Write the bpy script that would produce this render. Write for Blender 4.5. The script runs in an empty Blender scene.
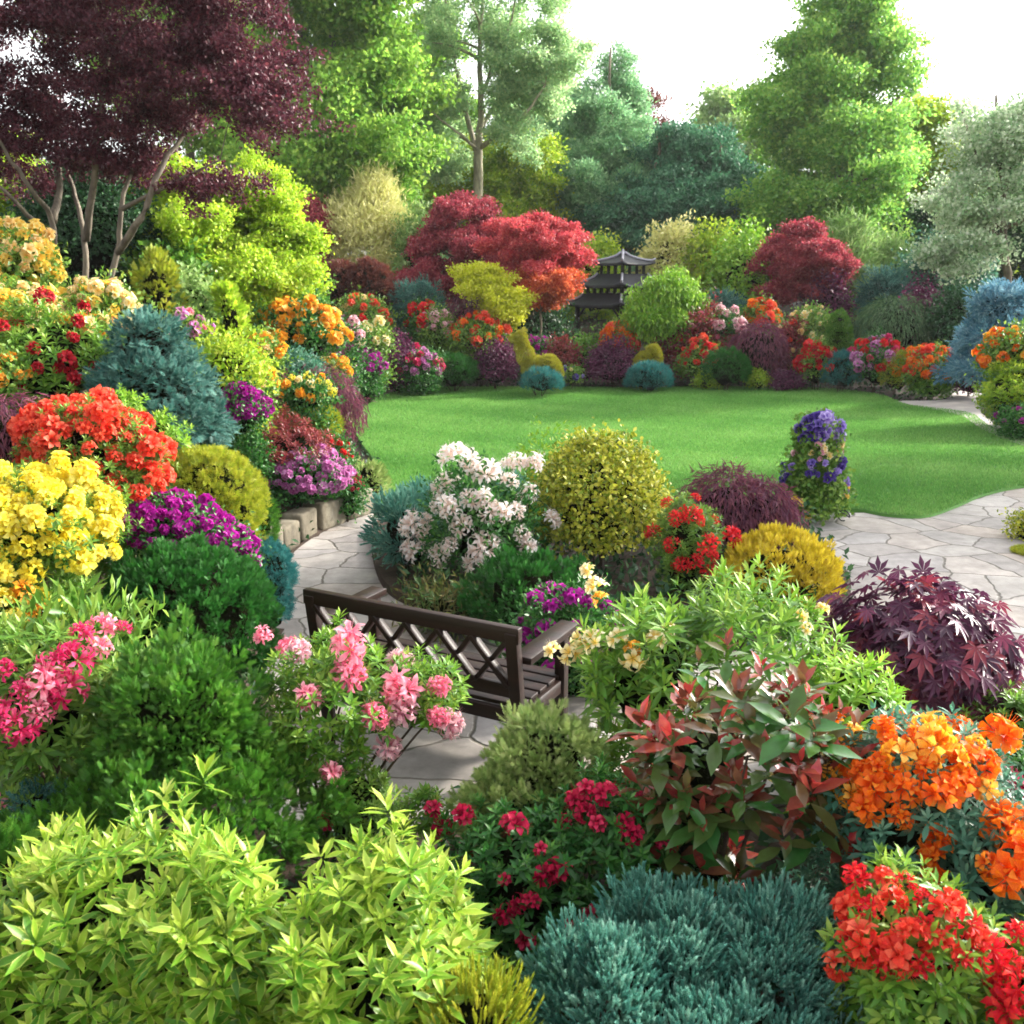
import bpy, bmesh, math, zlib
import numpy as np
from mathutils import Vector, Matrix, Quaternion

# ------------------------------------------------------------------ camera, sky, sun, exposure
C = bpy.context.scene
COL = C.collection
H = 2.8
PITCH = math.radians(13.8)
F = 983.0
cam = bpy.data.cameras.new('camera')
cam.sensor_width = 36.0
cam.lens = 36.0 * F / 1024.0
cam.clip_end = 900
cam.dof.use_dof = True
cam.dof.focus_distance = 6.0
cam.dof.aperture_fstop = 5.0
camo = bpy.data.objects.new('camera', cam)
COL.objects.link(camo)
camo.location = (0, 0, H)
camo.rotation_euler = (math.pi / 2 - PITCH, 0, 0)
C.camera = camo

SUN_EL, SUN_AZ = math.radians(27), math.radians(62)      # azimuth measured clockwise from +Y (forward)
w = bpy.data.worlds.new('World')
C.world = w
w.use_nodes = True
nt = w.node_tree
sky = nt.nodes.new('ShaderNodeTexSky')
sky.sky_type = 'NISHITA'
sky.sun_disc = False
sky.sun_elevation = SUN_EL
sky.sun_rotation = SUN_AZ
sky.air_density = 1.0
sky.dust_density = 4.0
sky.ozone_density = 1.0
bg = nt.nodes['Background']
hs = nt.nodes.new('ShaderNodeHueSaturation')
hs.inputs['Saturation'].default_value = 0.12
nt.links.new(sky.outputs[0], hs.inputs['Color'])
nt.links.new(hs.outputs[0], bg.inputs['Color'])
bg.inputs['Strength'].default_value = 0.15
sl = bpy.data.lights.new('sun', 'SUN')
sl.energy = 2.25
sl.angle = math.radians(5)
sl.color = (1.0, 0.93, 0.80)
so = bpy.data.objects.new('sun', sl)
COL.objects.link(so)
sd = Vector((math.sin(SUN_AZ) * math.cos(SUN_EL), math.cos(SUN_AZ) * math.cos(SUN_EL), math.sin(SUN_EL)))
so.rotation_euler = (-sd).to_track_quat('-Z', 'Y').to_euler()
so.location = (20, 10, 30)
C.view_settings.view_transform = 'Standard'
C.view_settings.look = 'None'
C.view_settings.gamma = 1.0
C.view_settings.exposure = 2.02
cy = C.cycles
cy.max_bounces = 8
cy.diffuse_bounces = 4
cy.glossy_bounces = 2
cy.transmission_bounces = 4
cy.transparent_max_bounces = 4
cy.caustics_reflective = False
cy.caustics_refractive = False
cy.filter_width = 1.7

# ------------------------------------------------------------------ helpers
cp, sp = math.cos(PITCH), math.sin(PITCH)


def P(px, py, d):
    """World point seen at pixel (px,py) at forward distance d, and its depth along the lens axis."""
    u, v = (px - 512) / F, (512 - py) / F
    t = d / (cp + v * sp)
    return np.array([u * t, d, H + t * (v * cp - sp)]), t


def G(px, py, z=0.0):
    u, v = (px - 512) / F, (512 - py) / F
    t = (z - H) / (v * cp - sp)
    return np.array([u * t, t * (cp + v * sp), z])


def ss(a):
    a = np.clip(a, 0, 1)
    return a * a * (3 - 2 * a)


XBY = [-20, 3, 4, 5.2, 8.2, 9.4, 10.3, 11.2, 12.5, 16.5, 20, 22.7, 24.5, 30]
XBX = [-1.2, -1.2, -1.3, -1.45, -2.1, -2.35, -2.15, -1.85, -1.95, -2.75, -3.25, -2.9, -2.0, -2.0]


def gz(x, y):
    x = np.asarray(x, float); y = np.asarray(y, float)
    xb = np.interp(y, XBY, XBX)
    a = ss((xb - x) / .35) * .32 * ss((y - 4) / 2) * (1 - ss((y - 11) / 3))
    b = 1.35 * ss((xb - .1 - x) / 5.5) * ss((y - 2.5) / 3)
    c = 1.7 * ss((y - 24.6) / 11)
    r = .5 * ss((x - 9.5) / 5) * ss((y - 15) / 5)
    return np.maximum(a + b, 0) * (1 - c / 3) + c + r


def unit(a):
    return a / np.maximum(np.linalg.norm(a, axis=-1, keepdims=True), 1e-9)


def lin(h):
    h = h.lstrip('#')
    o = []
    for i in (0, 2, 4):
        c = int(h[i:i + 2], 16) / 255
        o.append(c / 12.92 if c <= .04045 else ((c + .055) / 1.055) ** 2.4)
    return np.array(o)


class Geo:
    def __init__(s):
        s.V, s.T, s.v, s.t, s.n = [], [], [], [], 0

    def add(s, tmpl, M, Pn, val):
        tv, tf, tt = tmpl
        N, k = len(Pn), len(tv)
        if N == 0:
            return
        V = Pn[:, None, :] + np.einsum('nij,kj->nki', M, tv)
        s.V.append(V.reshape(-1, 3))
        s.T.append((tf[None] + (np.arange(N) * k)[:, None, None] + s.n).reshape(-1, 3))
        s.v.append(np.repeat(val, k))
        s.t.append(np.tile(tt, N))
        s.n += N * k

    def raw(s, V, T, val, t=0.0):
        V = np.asarray(V, float); T = np.asarray(T, int)
        s.V.append(V); s.T.append(T + s.n)
        s.v.append(np.full(len(V), val) if np.isscalar(val) else val)
        s.t.append(np.full(len(V), t) if np.isscalar(t) else t)
        s.n += len(V)

    def tube(s, pts, rad, n=7, val=.5, cap=True):
        pts = np.asarray(pts, float); rad = np.asarray(rad, float)
        tg = unit(np.gradient(pts, axis=0))
        ref = np.array([0.31, 0.2, 0.93]) if abs(tg[0][2]) < .9 else np.array([1., .1, 0])
        X = unit(np.cross(tg, ref)); Y = np.cross(tg, X)
        a = np.linspace(0, 2 * np.pi, n, endpoint=False)
        V = pts[:, None] + rad[:, None, None] * (np.cos(a)[None, :, None] * X[:, None] + np.sin(a)[None, :, None] * Y[:, None])
        T = []
        m = len(pts)
        for i in range(m - 1):
            for j in range(n):
                a0, a1 = i * n + j, i * n + (j + 1) % n
                T += [(a0, a1, a1 + n), (a0, a1 + n, a0 + n)]
        V = V.reshape(-1, 3)
        if cap:
            V = np.vstack([V, pts[-1:], pts[:1]])
            for j in range(n):
                T.append(((m - 1) * n + j, (m - 1) * n + (j + 1) % n, m * n))
                T.append(((j + 1) % n, j, m * n + 1))
        s.raw(V, T, val)

    def box(s, c, size, R=None, val=.5):
        c = np.asarray(c, float); h = np.asarray(size, float) / 2
        b = np.array([[x, y, z] for z in (-1, 1) for y in (-1, 1) for x in (-1, 1)]) * h
        if R is not None:
            b = b @ np.asarray(R).T
        T = [(0, 2, 1), (1, 2, 3), (4, 5, 6), (5, 7, 6), (0, 1, 4), (1, 5, 4), (2, 6, 3), (3, 6, 7), (0, 4, 2), (2, 4, 6), (1, 3, 5), (3, 7, 5)]
        s.raw(b + c, T, val)

    def bar(s, p, q, wx, wz, upv=(0, 0, 1), val=.5):
        p = np.asarray(p, float); q = np.asarray(q, float)
        y = unit(q - p); x = unit(np.cross(y, np.asarray(upv, float))); z = np.cross(x, y)
        s.box((p + q) / 2, (wx, np.linalg.norm(q - p), wz), np.stack([x, y, z], 1), val)

    def me(s, name, off=None, smooth=False):
        V = np.vstack(s.V) if s.V else np.zeros((0, 3)); T = np.vstack(s.T) if s.T else np.zeros((0, 3), int)
        if off is not None:
            V = V - np.asarray(off)
        me = bpy.data.meshes.new(name)
        me.vertices.add(len(V))
        me.vertices.foreach_set('co', V.astype(np.float32).ravel())
        me.loops.add(T.size)
        me.loops.foreach_set('vertex_index', T.astype(np.int32).ravel())
        me.polygons.add(len(T))
        me.polygons.foreach_set('loop_start', np.arange(0, T.size, 3, dtype=np.int32))
        me.polygons.foreach_set('loop_total', np.full(len(T), 3, np.int32))
        if smooth:
            me.polygons.foreach_set('use_smooth', np.ones(len(T), bool))
        a = me.attributes.new('v', 'FLOAT', 'POINT'); a.data.foreach_set('value', np.concatenate(s.v).astype(np.float32))
        a = me.attributes.new('t', 'FLOAT', 'POINT'); a.data.foreach_set('value', np.concatenate(s.t).astype(np.float32))
        me.update(calc_edges=True)
        return me


def build(name, geo, mat, parent=None, smooth=False, off=None, bevel=0):
    if off is None and parent is not None:
        off = OFF.get(parent.name, parent.location)
    o = bpy.data.objects.new(name, geo.me(name, off, smooth))
    o.data.materials.append(mat)
    COL.objects.link(o)
    if parent is not None:
        o.parent = parent
        OFF[o.name] = off
    if bevel:
        b = o.modifiers.new('bevel', 'BEVEL'); b.width = bevel; b.segments = 2; b.limit_method = 'ANGLE'
    return o


OFF = {}


def thing(name, label, cat, loc=(0, 0, 0), group=None, rot=0):
    o = bpy.data.objects.new(name, None)
    o.empty_display_size = .1
    COL.objects.link(o)
    o.location = tuple(loc); o.rotation_euler = (0, 0, rot)
    OFF[o.name] = np.array(loc, float) if not rot else np.zeros(3)
    o['label'] = label; o['category'] = cat
    if group:
        o['group'] = group
    return o


def frames(Y, N, sx, sy, sz=None):
    Y = unit(Y); X = unit(np.cross(Y, N)); Z = np.cross(X, Y)
    sx = np.broadcast_to(sx, (len(Y),)); sy = np.broadcast_to(sy, (len(Y),)); sz = sx if sz is None else np.broadcast_to(sz, (len(Y),))
    return np.stack([X * sx[:, None], Y * sy[:, None], Z * sz[:, None]], axis=-1)


# ------------------------------------------------------------------ leaf templates (verts, tris, t)
def T_(v, f, t):
    return np.array(v, float), np.array(f, int), np.array(t, float)


LEAF4 = T_([(0, 0, 0), (-.5, .45, .14), (0, 1, -.12), (.5, .45, .14)], [(0, 3, 2), (0, 2, 1)], [0, 1, .5, 1])
LEAF8 = T_([(0, 0, 0), (-.36, .3, .12), (0, .3, .0), (.36, .3, .12), (-.44, .6, .08), (0, .62, -.05), (.44, .6, .08), (0, 1, -.22)],
           [(0, 2, 1), (0, 3, 2), (1, 2, 5), (1, 5, 4), (2, 3, 6), (2, 6, 5), (4, 5, 7), (5, 6, 7)], [0, 1, 0, 1, 1, 0, 1, .6])


def lobed(n, spread, wd, base=.12, jit=0):
    v, f, t = [], [], []
    for i in range(n):
        a = (i / (n - 1) - .5) * 2 * spread
        L = 1 - .5 * abs(a / spread) ** 1.4
        d = np.array([math.sin(a), math.cos(a)]); s = np.array([d[1], -d[0]])
        k = len(v)
        for q, z in ((d * 0, 0), (d * L * .5 - s * wd * L, .05), (d * L, -.12 * L), (d * L * .5 + s * wd * L, .05)):
            v.append((q[0], q[1] + base, z))
        f += [(k, k + 3, k + 2), (k, k + 2, k + 1)]; t += [0, .7, 1, .7]
    return T_(v, f, t)


PALM7 = lobed(7, 2.0, .15)
PALM5 = lobed(5, 1.5, .15)
THREAD = lobed(3, .45, .09)


def frond_t(n, wd):
    v, f, t = [(-.03, 0, 0), (.03, 0, 0), (0, 1, -.03)], [(0, 1, 2)], [0, 0, 1]
    for i in range(n):
        y = .08 + .75 * i / n
        for s in (-1, 1):
            k = len(v); l = wd * (1 - .55 * i / n)
            v += [(0, y - .05, 0), (s * l, y + .26, .05 * (-1) ** i), (0, y + .09, 0)]; f.append((k, k + 1, k + 2)); t += [0, 1, .3]
    return T_(v, f, t)


FROND = frond_t(7, .5)
FROND3 = frond_t(3, .5)


def tuft_t(n, ang, base, ln, bw):
    v, f, t = [], [], []
    for i in range(n):
        y = base + (1 - base) * (i / n) * .85
        ph = i * 2.4
        r = np.array([math.cos(ph), 0, math.sin(ph)]); s = np.array([-r[2], 0, r[0]])
        a = np.array([0, y, 0]); tip = a + (r * math.sin(ang) + np.array([0, math.cos(ang), 0])) * ln * (1.1 - .4 * i / n)
        k = len(v)
        v += [tuple(a - s * bw), tuple(a + s * bw), tuple(tip)]; f.append((k, k + 1, k + 2)); t += [.1, .1, 1]
    return T_(v, f, t)


TUFT = tuft_t(16, .5, .0, .42, .11)
BRUSH = tuft_t(14, .85, 0.0, .42, .11)
BRUSH8 = tuft_t(8, .8, 0.0, .5, .15)
BLADE = T_([(-.5, 0, 0), (.5, 0, 0), (0, 1, .25)], [(0, 1, 2)], [0, 0, 1])


def flower_t(np_, hi, wd=.42, open_=.75):
    """One funnel flower with np_ petals, unit petal length, opening along +Z."""
    v, f, t = [], [], []
    for i in range(np_):
        a = i / np_ * 2 * math.pi
        ra = np.array([math.cos(a), math.sin(a), 0]); ta = np.array([-math.sin(a), math.cos(a), 0]); z = np.array([0, 0, 1.])
        k = len(v)
        if hi:
            for (y, x, h) in ((.04, 0, -.5), (.34, -wd * .5, .10), (.32, 0, -.02), (.34, wd * .5, .12), (.66, -wd * .85, .34), (.64, 0, .22), (.66, wd * .85, .30), (1.06, -wd * .16, .16), (1.08, wd * .14, .20)):
                v.append(tuple(ra * y * open_ / .75 + ta * x + z * h)); t.append(min(1, y))
            for q in ((0, 2, 1), (0, 3, 2), (1, 2, 5), (1, 5, 4), (2, 3, 6), (2, 6, 5), (4, 5, 7), (5, 8, 7), (5, 6, 8)):
                f.append(tuple(k + e for e in q))
        else:
            for (y, x, h) in ((.0, 0, -.2), (.62, -wd, .3), (1.05, 0, .22), (.62, wd, .3)):
                v.append(tuple(ra * y + ta * x + z * h)); t.append(min(1, y))
            f += [(k, k + 3, k + 2), (k, k + 2, k + 1)]
    if hi:
        for i in range(4):
            a = i * 1.7 + .4
            r = np.array([math.cos(a), math.sin(a), 0]) * .28
            k = len(v)
            v += [(0.03, 0, -.3), (-.03, 0, -.3), (r[0] * 1.3, r[1] * 1.3, 1.1)]; f.append((k, k + 1, k + 2)); t += [.2, .2, .8]
    return T_(v, f, t)


FL_HI = flower_t(5, True)
FL_LO = flower_t(5, False)
FL_SP = flower_t(5, True, wd=.25)


# ------------------------------------------------------------------ materials
def new_mat(name):
    m = bpy.data.materials.new(name); m.use_nodes = True
    t = m.node_tree
    return m, t, t.nodes['Principled BSDF'], t.nodes['Material Output']


KL = 1.0


def leafmat(name, cols, rough=.5, trans=.35, edge=None, edge_lo=.55, k=None, spec=.35):
    m, t, b, out = new_mat(name)
    k = KL if k is None else k
    at = t.nodes.new('ShaderNodeAttribute'); at.attribute_name = 'v'
    cr = t.nodes.new('ShaderNodeValToRGB')
    el = cr.color_ramp.elements
    while len(el) < len(cols):
        el.new(.5)
    for i, c in enumerate(cols):
        el[i].position = i / max(1, len(cols) - 1); el[i].color = (*(lin(c) * k), 1)
    t.links.new(at.outputs['Fac'], cr.inputs[0])
    col = cr.outputs[0]
    if edge:
        a2 = t.nodes.new('ShaderNodeAttribute'); a2.attribute_name = 't'
        mr = t.nodes.new('ShaderNodeMapRange'); mr.inputs[1].default_value = edge_lo; mr.inputs[2].default_value = min(1, edge_lo + .35)
        mr.inputs[3].default_value = 0; mr.inputs[4].default_value = 1
        mx = t.nodes.new('ShaderNodeMix'); mx.data_type = 'RGBA'
        mx.inputs[7].default_value = (*(lin(edge) * k), 1)
        t.links.new(a2.outputs['Fac'], mr.inputs[0]); t.links.new(mr.outputs[0], mx.inputs[0]); t.links.new(col, mx.inputs[6])
        col = mx.outputs[2]
    tc = t.nodes.new('ShaderNodeTexCoord'); nz = t.nodes.new('ShaderNodeTexNoise'); nz.inputs['Scale'].default_value = 22; nz.inputs['Detail'].default_value = 4; nz.inputs['Roughness'].default_value = .7
    t.links.new(tc.outputs['Object'], nz.inputs['Vector'])
    m2 = t.nodes.new('ShaderNodeMapRange'); m2.inputs[1].default_value = .3; m2.inputs[2].default_value = .7; m2.inputs[3].default_value = .74; m2.inputs[4].default_value = 1.12
    t.links.new(nz.outputs['Fac'], m2.inputs[0])
    hv = t.nodes.new('ShaderNodeHueSaturation'); t.links.new(m2.outputs[0], hv.inputs['Value']); t.links.new(col, hv.inputs['Color'])
    m3 = t.nodes.new('ShaderNodeMapRange'); m3.inputs[1].default_value = .3; m3.inputs[2].default_value = .7; m3.inputs[3].default_value = .485; m3.inputs[4].default_value = .512
    t.links.new(nz.outputs['Fac'], m3.inputs[0]); t.links.new(m3.outputs[0], hv.inputs['Hue'])
    col = hv.outputs[0]
    t.links.new(col, b.inputs['Base Color'])
    b.inputs['Roughness'].default_value = rough
    b.inputs['Specular IOR Level'].default_value = spec
    if trans > 0:
        tr = t.nodes.new('ShaderNodeBsdfTranslucent'); t.links.new(col, tr.inputs[0])
        ms = t.nodes.new('ShaderNodeMixShader'); ms.inputs[0].default_value = trans
        t.links.new(b.outputs[0], ms.inputs[1]); t.links.new(tr.outputs[0], ms.inputs[2]); t.links.new(ms.outputs[0], out.inputs[0])
    return m


M = {}
def L(key, cols, **kw):
    M[key] = leafmat(key, cols.split(), **kw)


# greens
L('pieris', '3a6a1c 568a24 7aa62e a0bc3e ccd474', rough=.4, edge='d8e070', edge_lo=.75)
L('thuja', '28521a 3e7020 548c2a 80ac44', rough=.6)
L('thuja_dark', '1a4a18 265c20 33702a 46853a', rough=.6)
L('thuja_gold', '708622 92a22c b2b638 ccc84c', rough=.6)
L('gold', 'a89a20 c8b42a dcc83c e8d860', rough=.6)
L('juniper_gold', '6a8a48 8aa458 aabc70 ccd498', rough=.6)
L('teal', '417e72 5c9a8a 7ab09e a4ccba', rough=.6)
L('teal_far', '1d5a5a 2c7070 3f8684 5a9e98', rough=.6)
L('spruce', '1e4c44 30645c 4a8076 74a494', rough=.6, edge='9cc4b4', edge_lo=.6)
L('spruce_blue', '3a7088 588ea6 80acbe a8c8d2', rough=.6)
L('green', '3a6c20 52862c 6e9c38 92b64e', rough=.45)
L('bright', '5a9424 78ac2e 98c03e b8d45c', rough=.45)
L('azleaf', '3c6a22 5a862e 7a9e3e a0b852', rough=.42)
L('azleaf_dark', '1a4a1c 2c6428 447e34 74a450', rough=.38)
L('lush', '3a6820 5a8a2c 80aa3a b0c45c', rough=.4)
L('blueleaf', '2c5c48 437660 5a8e74 80aa8c', rough=.4)
L('holly', '3a5a1a 7c9426 c8c83c e8e468', rough=.3, edge='e4d864', edge_lo=.7)
L('yellowleaf', '7ca824 9cc030 bcd43e dce870', rough=.5, trans=.5)
L('acid', 'b8c224 d0d630 e4e648 f0f080', rough=.5, trans=.55)
L('lime', '6e9a22 92b62e b6cc3c dce05e', rough=.5, trans=.5)
L('bamboo', 'bcc46a d0d080 e4e09a f0ecb8', rough=.6, trans=.45)
L('palegreen', '5c8a44 7ea458 9cba6c bccf8c', rough=.55, trans=.45)
L('tree_green', '5c9836 7cac42 9cc650 c8de6c', rough=.5, trans=.6)
L('tree_birch', '78a868 98c088 b6d292 d4e8aa', rough=.5, trans=.6)
L('tree_fir', '5a9468 78ac78 96c08a b4d4a0', rough=.6, trans=.5)
L('tree_pine', '30664a 42785a 58906a 78a880', rough=.6, trans=.25)
L('tree_big', '589642 78b04c 9cc858 c8e072', rough=.5, trans=.6)
L('whitebeam', '74a06c a0c090 dae6c4 fafcf0', rough=.5, trans=.5)
L('wood_far', '4a7a48 62905a 7aa468 9cba80', rough=.6, trans=.3)
L('grey_dome', '3c5e40 54784e 6e9060 96b484', rough=.5)
L('dark_shrub', '1c3c22 2a5030 38623a 54804a', rough=.5)
# purples and reds
L('maple_tree', '381c26 502630 683844 84484e', rough=.45, trans=.4)
L('maple_near', '361a2e 4c2440 62304e 7e3a54 9c3438', rough=.35, trans=.3)
L('maple_weep', '54283e 6a3450 864658 a05e6c', rough=.45, trans=.35)
L('berberis', '401a34 562444 6c2e54 8a4268', rough=.5)
L('acer_red', 'a43048 c24450 d65c5c e4807a', rough=.5, trans=.45)
L('acer_crimson', '7e2c40 a03c4e b85058 cc7470', rough=.5, trans=.45)
L('acer_orange', 'b0402c c85838 dc7444 e89a5c', rough=.5, trans=.45)
L('hedge_red', '4c2a24 623430 7c443a a06a50', rough=.5)
L('redleaf', '5c2428 7c3034 9a4040 6a5a34', rough=.4)
L('photinia', '26562a 3a6c2e 4c5c2c 7a4434 a83a34 c84a42', rough=.22, trans=.25, spec=.5)
L('brownleaf', '3c5a2a 4e6e34 6c6034 86904a', rough=.5)
# flowers
KF = 1.0
def FLW(key, cols, throat=None):
    m = leafmat(key, cols.split(), rough=.5, trans=.42, k=KF, spec=.2)
    M[key] = m
    if throat:
        t = m.node_tree; cr = [n for n in t.nodes if n.type == 'VALTORGB'][0]
        a2 = t.nodes.new('ShaderNodeAttribute'); a2.attribute_name = 't'
        mr = t.nodes.new('ShaderNodeMapRange'); mr.inputs[1].default_value = .15; mr.inputs[2].default_value = .75; mr.inputs[3].default_value = 1; mr.inputs[4].default_value = 0
        mx = t.nodes.new('ShaderNodeMix'); mx.data_type = 'RGBA'; mx.inputs[7].default_value = (*lin(throat), 1)
        t.links.new(a2.outputs['Fac'], mr.inputs[0]); t.links.new(mr.outputs[0], mx.inputs[0]); t.links.new(cr.outputs[0], mx.inputs[6])
        for l in [l for l in t.links if l.from_node == cr and l.to_node != mx]:
            to = l.to_socket; t.links.remove(l); t.links.new(mx.outputs[2], to)


FLW('f_white', 'f8ece8 fcf6f4 fffdfc', 'f6d8c8')
FLW('f_yellow', 'eede3c f4ea58 faf28c', 'f0d834')
FLW('f_peach', 'f4d48a f8e2aa fbeccc', 'f2c468')
FLW('f_butter', 'f4d44c f8e070 fbeca0', 'f2c040')
FLW('f_gold', 'f4a424 f8b83a facc64', 'ee9420')
FLW('f_orange', 'ee6a10 f58820 f8a838', 'e84a0c')
FLW('f_coral', 'e2402c f05a3c f47e5c', 'd82c1c')
FLW('f_red', 'dc1828 ea2c2c f24a36', 'c01020')
FLW('f_crimson', 'b80c3c ce1a4a e03a60', '8e0a30')
FLW('f_darkred', 'a80c20 c41a28 d82c34', '7c0a18')
FLW('f_pink', 'ee7494 f494aa f8b4c0', 'e86488')
FLW('f_hotpink', 'c82058 dc3c74 ea6890', 'c01450')
FLW('f_magenta', 'a01088 b61c9c cc3cb4', '800a70')
FLW('f_lilac', 'd070b4 de90ca ecb4de', 'b04898')
FLW('f_palepink', 'e8a8b8 f0c4cc f6dcdc', 'dc8ca4')
FLW('f_cream', 'f0e0a0 f6ecc4 faf4dc', 'f0c848')
FLW('f_purple', '563a9c 7054b4 8e78cc', '201060')
FLW('f_mauve', 'a48cd8 bca8e4 d8caf0', '8060c0')


def noisemat(name, cols, scale, rough=.8, bump=.3, bscale=None, stretch=(1, 1, 1), detail=6):
    m, t, b, out = new_mat(name)
    tc = t.nodes.new('ShaderNodeTexCoord'); mp = t.nodes.new('ShaderNodeMapping'); mp.inputs['Scale'].default_value = stretch
    t.links.new(tc.outputs['Object'], mp.inputs[0])
    n = t.nodes.new('ShaderNodeTexNoise'); n.inputs['Scale'].default_value = scale; n.inputs['Detail'].default_value = detail; n.inputs['Roughness'].default_value = .65
    t.links.new(mp.outputs[0], n.inputs['Vector'])
    cr = t.nodes.new('ShaderNodeValToRGB'); el = cr.color_ramp.elements
    while len(el) < len(cols):
        el.new(.5)
    for i, c in enumerate(cols):
        el[i].position = .3 + .4 * i / max(1, len(cols) - 1); el[i].color = (*lin(c), 1)
    t.links.new(n.outputs['Fac'], cr.inputs[0]); t.links.new(cr.outputs[0], b.inputs['Base Color'])
    b.inputs['Roughness'].default_value = rough
    if bump:
        n2 = t.nodes.new('ShaderNodeTexNoise'); n2.inputs['Scale'].default_value = bscale or scale * 3; n2.inputs['Detail'].default_value = 5
        t.links.new(mp.outputs[0], n2.inputs['Vector'])
        bp = t.nodes.new('ShaderNodeBump'); bp.inputs['Strength'].default_value = bump; bp.inputs['Distance'].default_value = .02
        t.links.new(n2.outputs['Fac'], bp.inputs['Height']); t.links.new(bp.outputs[0], b.inputs['Normal'])
    return m


M['soil'] = noisemat('soil', ['2a1f18', '3c2e24', '4c3c2e'], 6, .95, .8)
M['bark'] = noisemat('bark', ['4a4238', '6a6050', '8a8068'], 9, .9, .6, stretch=(1, 1, .25))
M['bark_grey'] = noisemat('bark_grey', ['463f36', '665d50', '847a68'], 9, .9, .6, stretch=(1, 1, .3))
M['bark_pale'] = noisemat('bark_pale', ['6a6450', '8e8870', 'aaa688'], 9, .85, .5, stretch=(1, 1, .3))
M['twig'] = noisemat('twig', ['3a2c24', '50402f'], 12, .9, .3)
M['inner'] = noisemat('inner', ['0c0e08', '14160c', '1c1c10'], 30, 1.0, 1.0, 60)  # twig tone taken to near black: shade inside the shrubs is in the colour
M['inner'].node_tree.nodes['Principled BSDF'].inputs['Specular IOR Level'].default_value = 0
M['dark_wood'] = noisemat('dark_wood', ['150906', '1f0f0a', '2a1610'], 5, .46, .12, 30, stretch=(.3, 4, 4))
M['dark_wood'].node_tree.nodes['Principled BSDF'].inputs['Specular IOR Level'].default_value = .3
M['slate'] = noisemat('slate', ['12141a', '1b1d26', '262933'], 5, .6, .3, 20)
M['dark_timber'] = noisemat('dark_timber', ['120f10', '1a1617'], 6, .6, .2)
M['ridge'] = noisemat('ridge', ['8c8c98', 'a4a4ae'], 6, .6, .2)
M['stone'] = noisemat('stone', ['4e483c', '6c6454', '868070'], 3, .9, 1.0, 9)
M['iron'] = noisemat('iron', ['26262a', '343438'], 10, .5, .1)
M['kerb'] = noisemat('kerb', ['9c9490', 'b4aca8'], 5, .9, .4)


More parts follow.
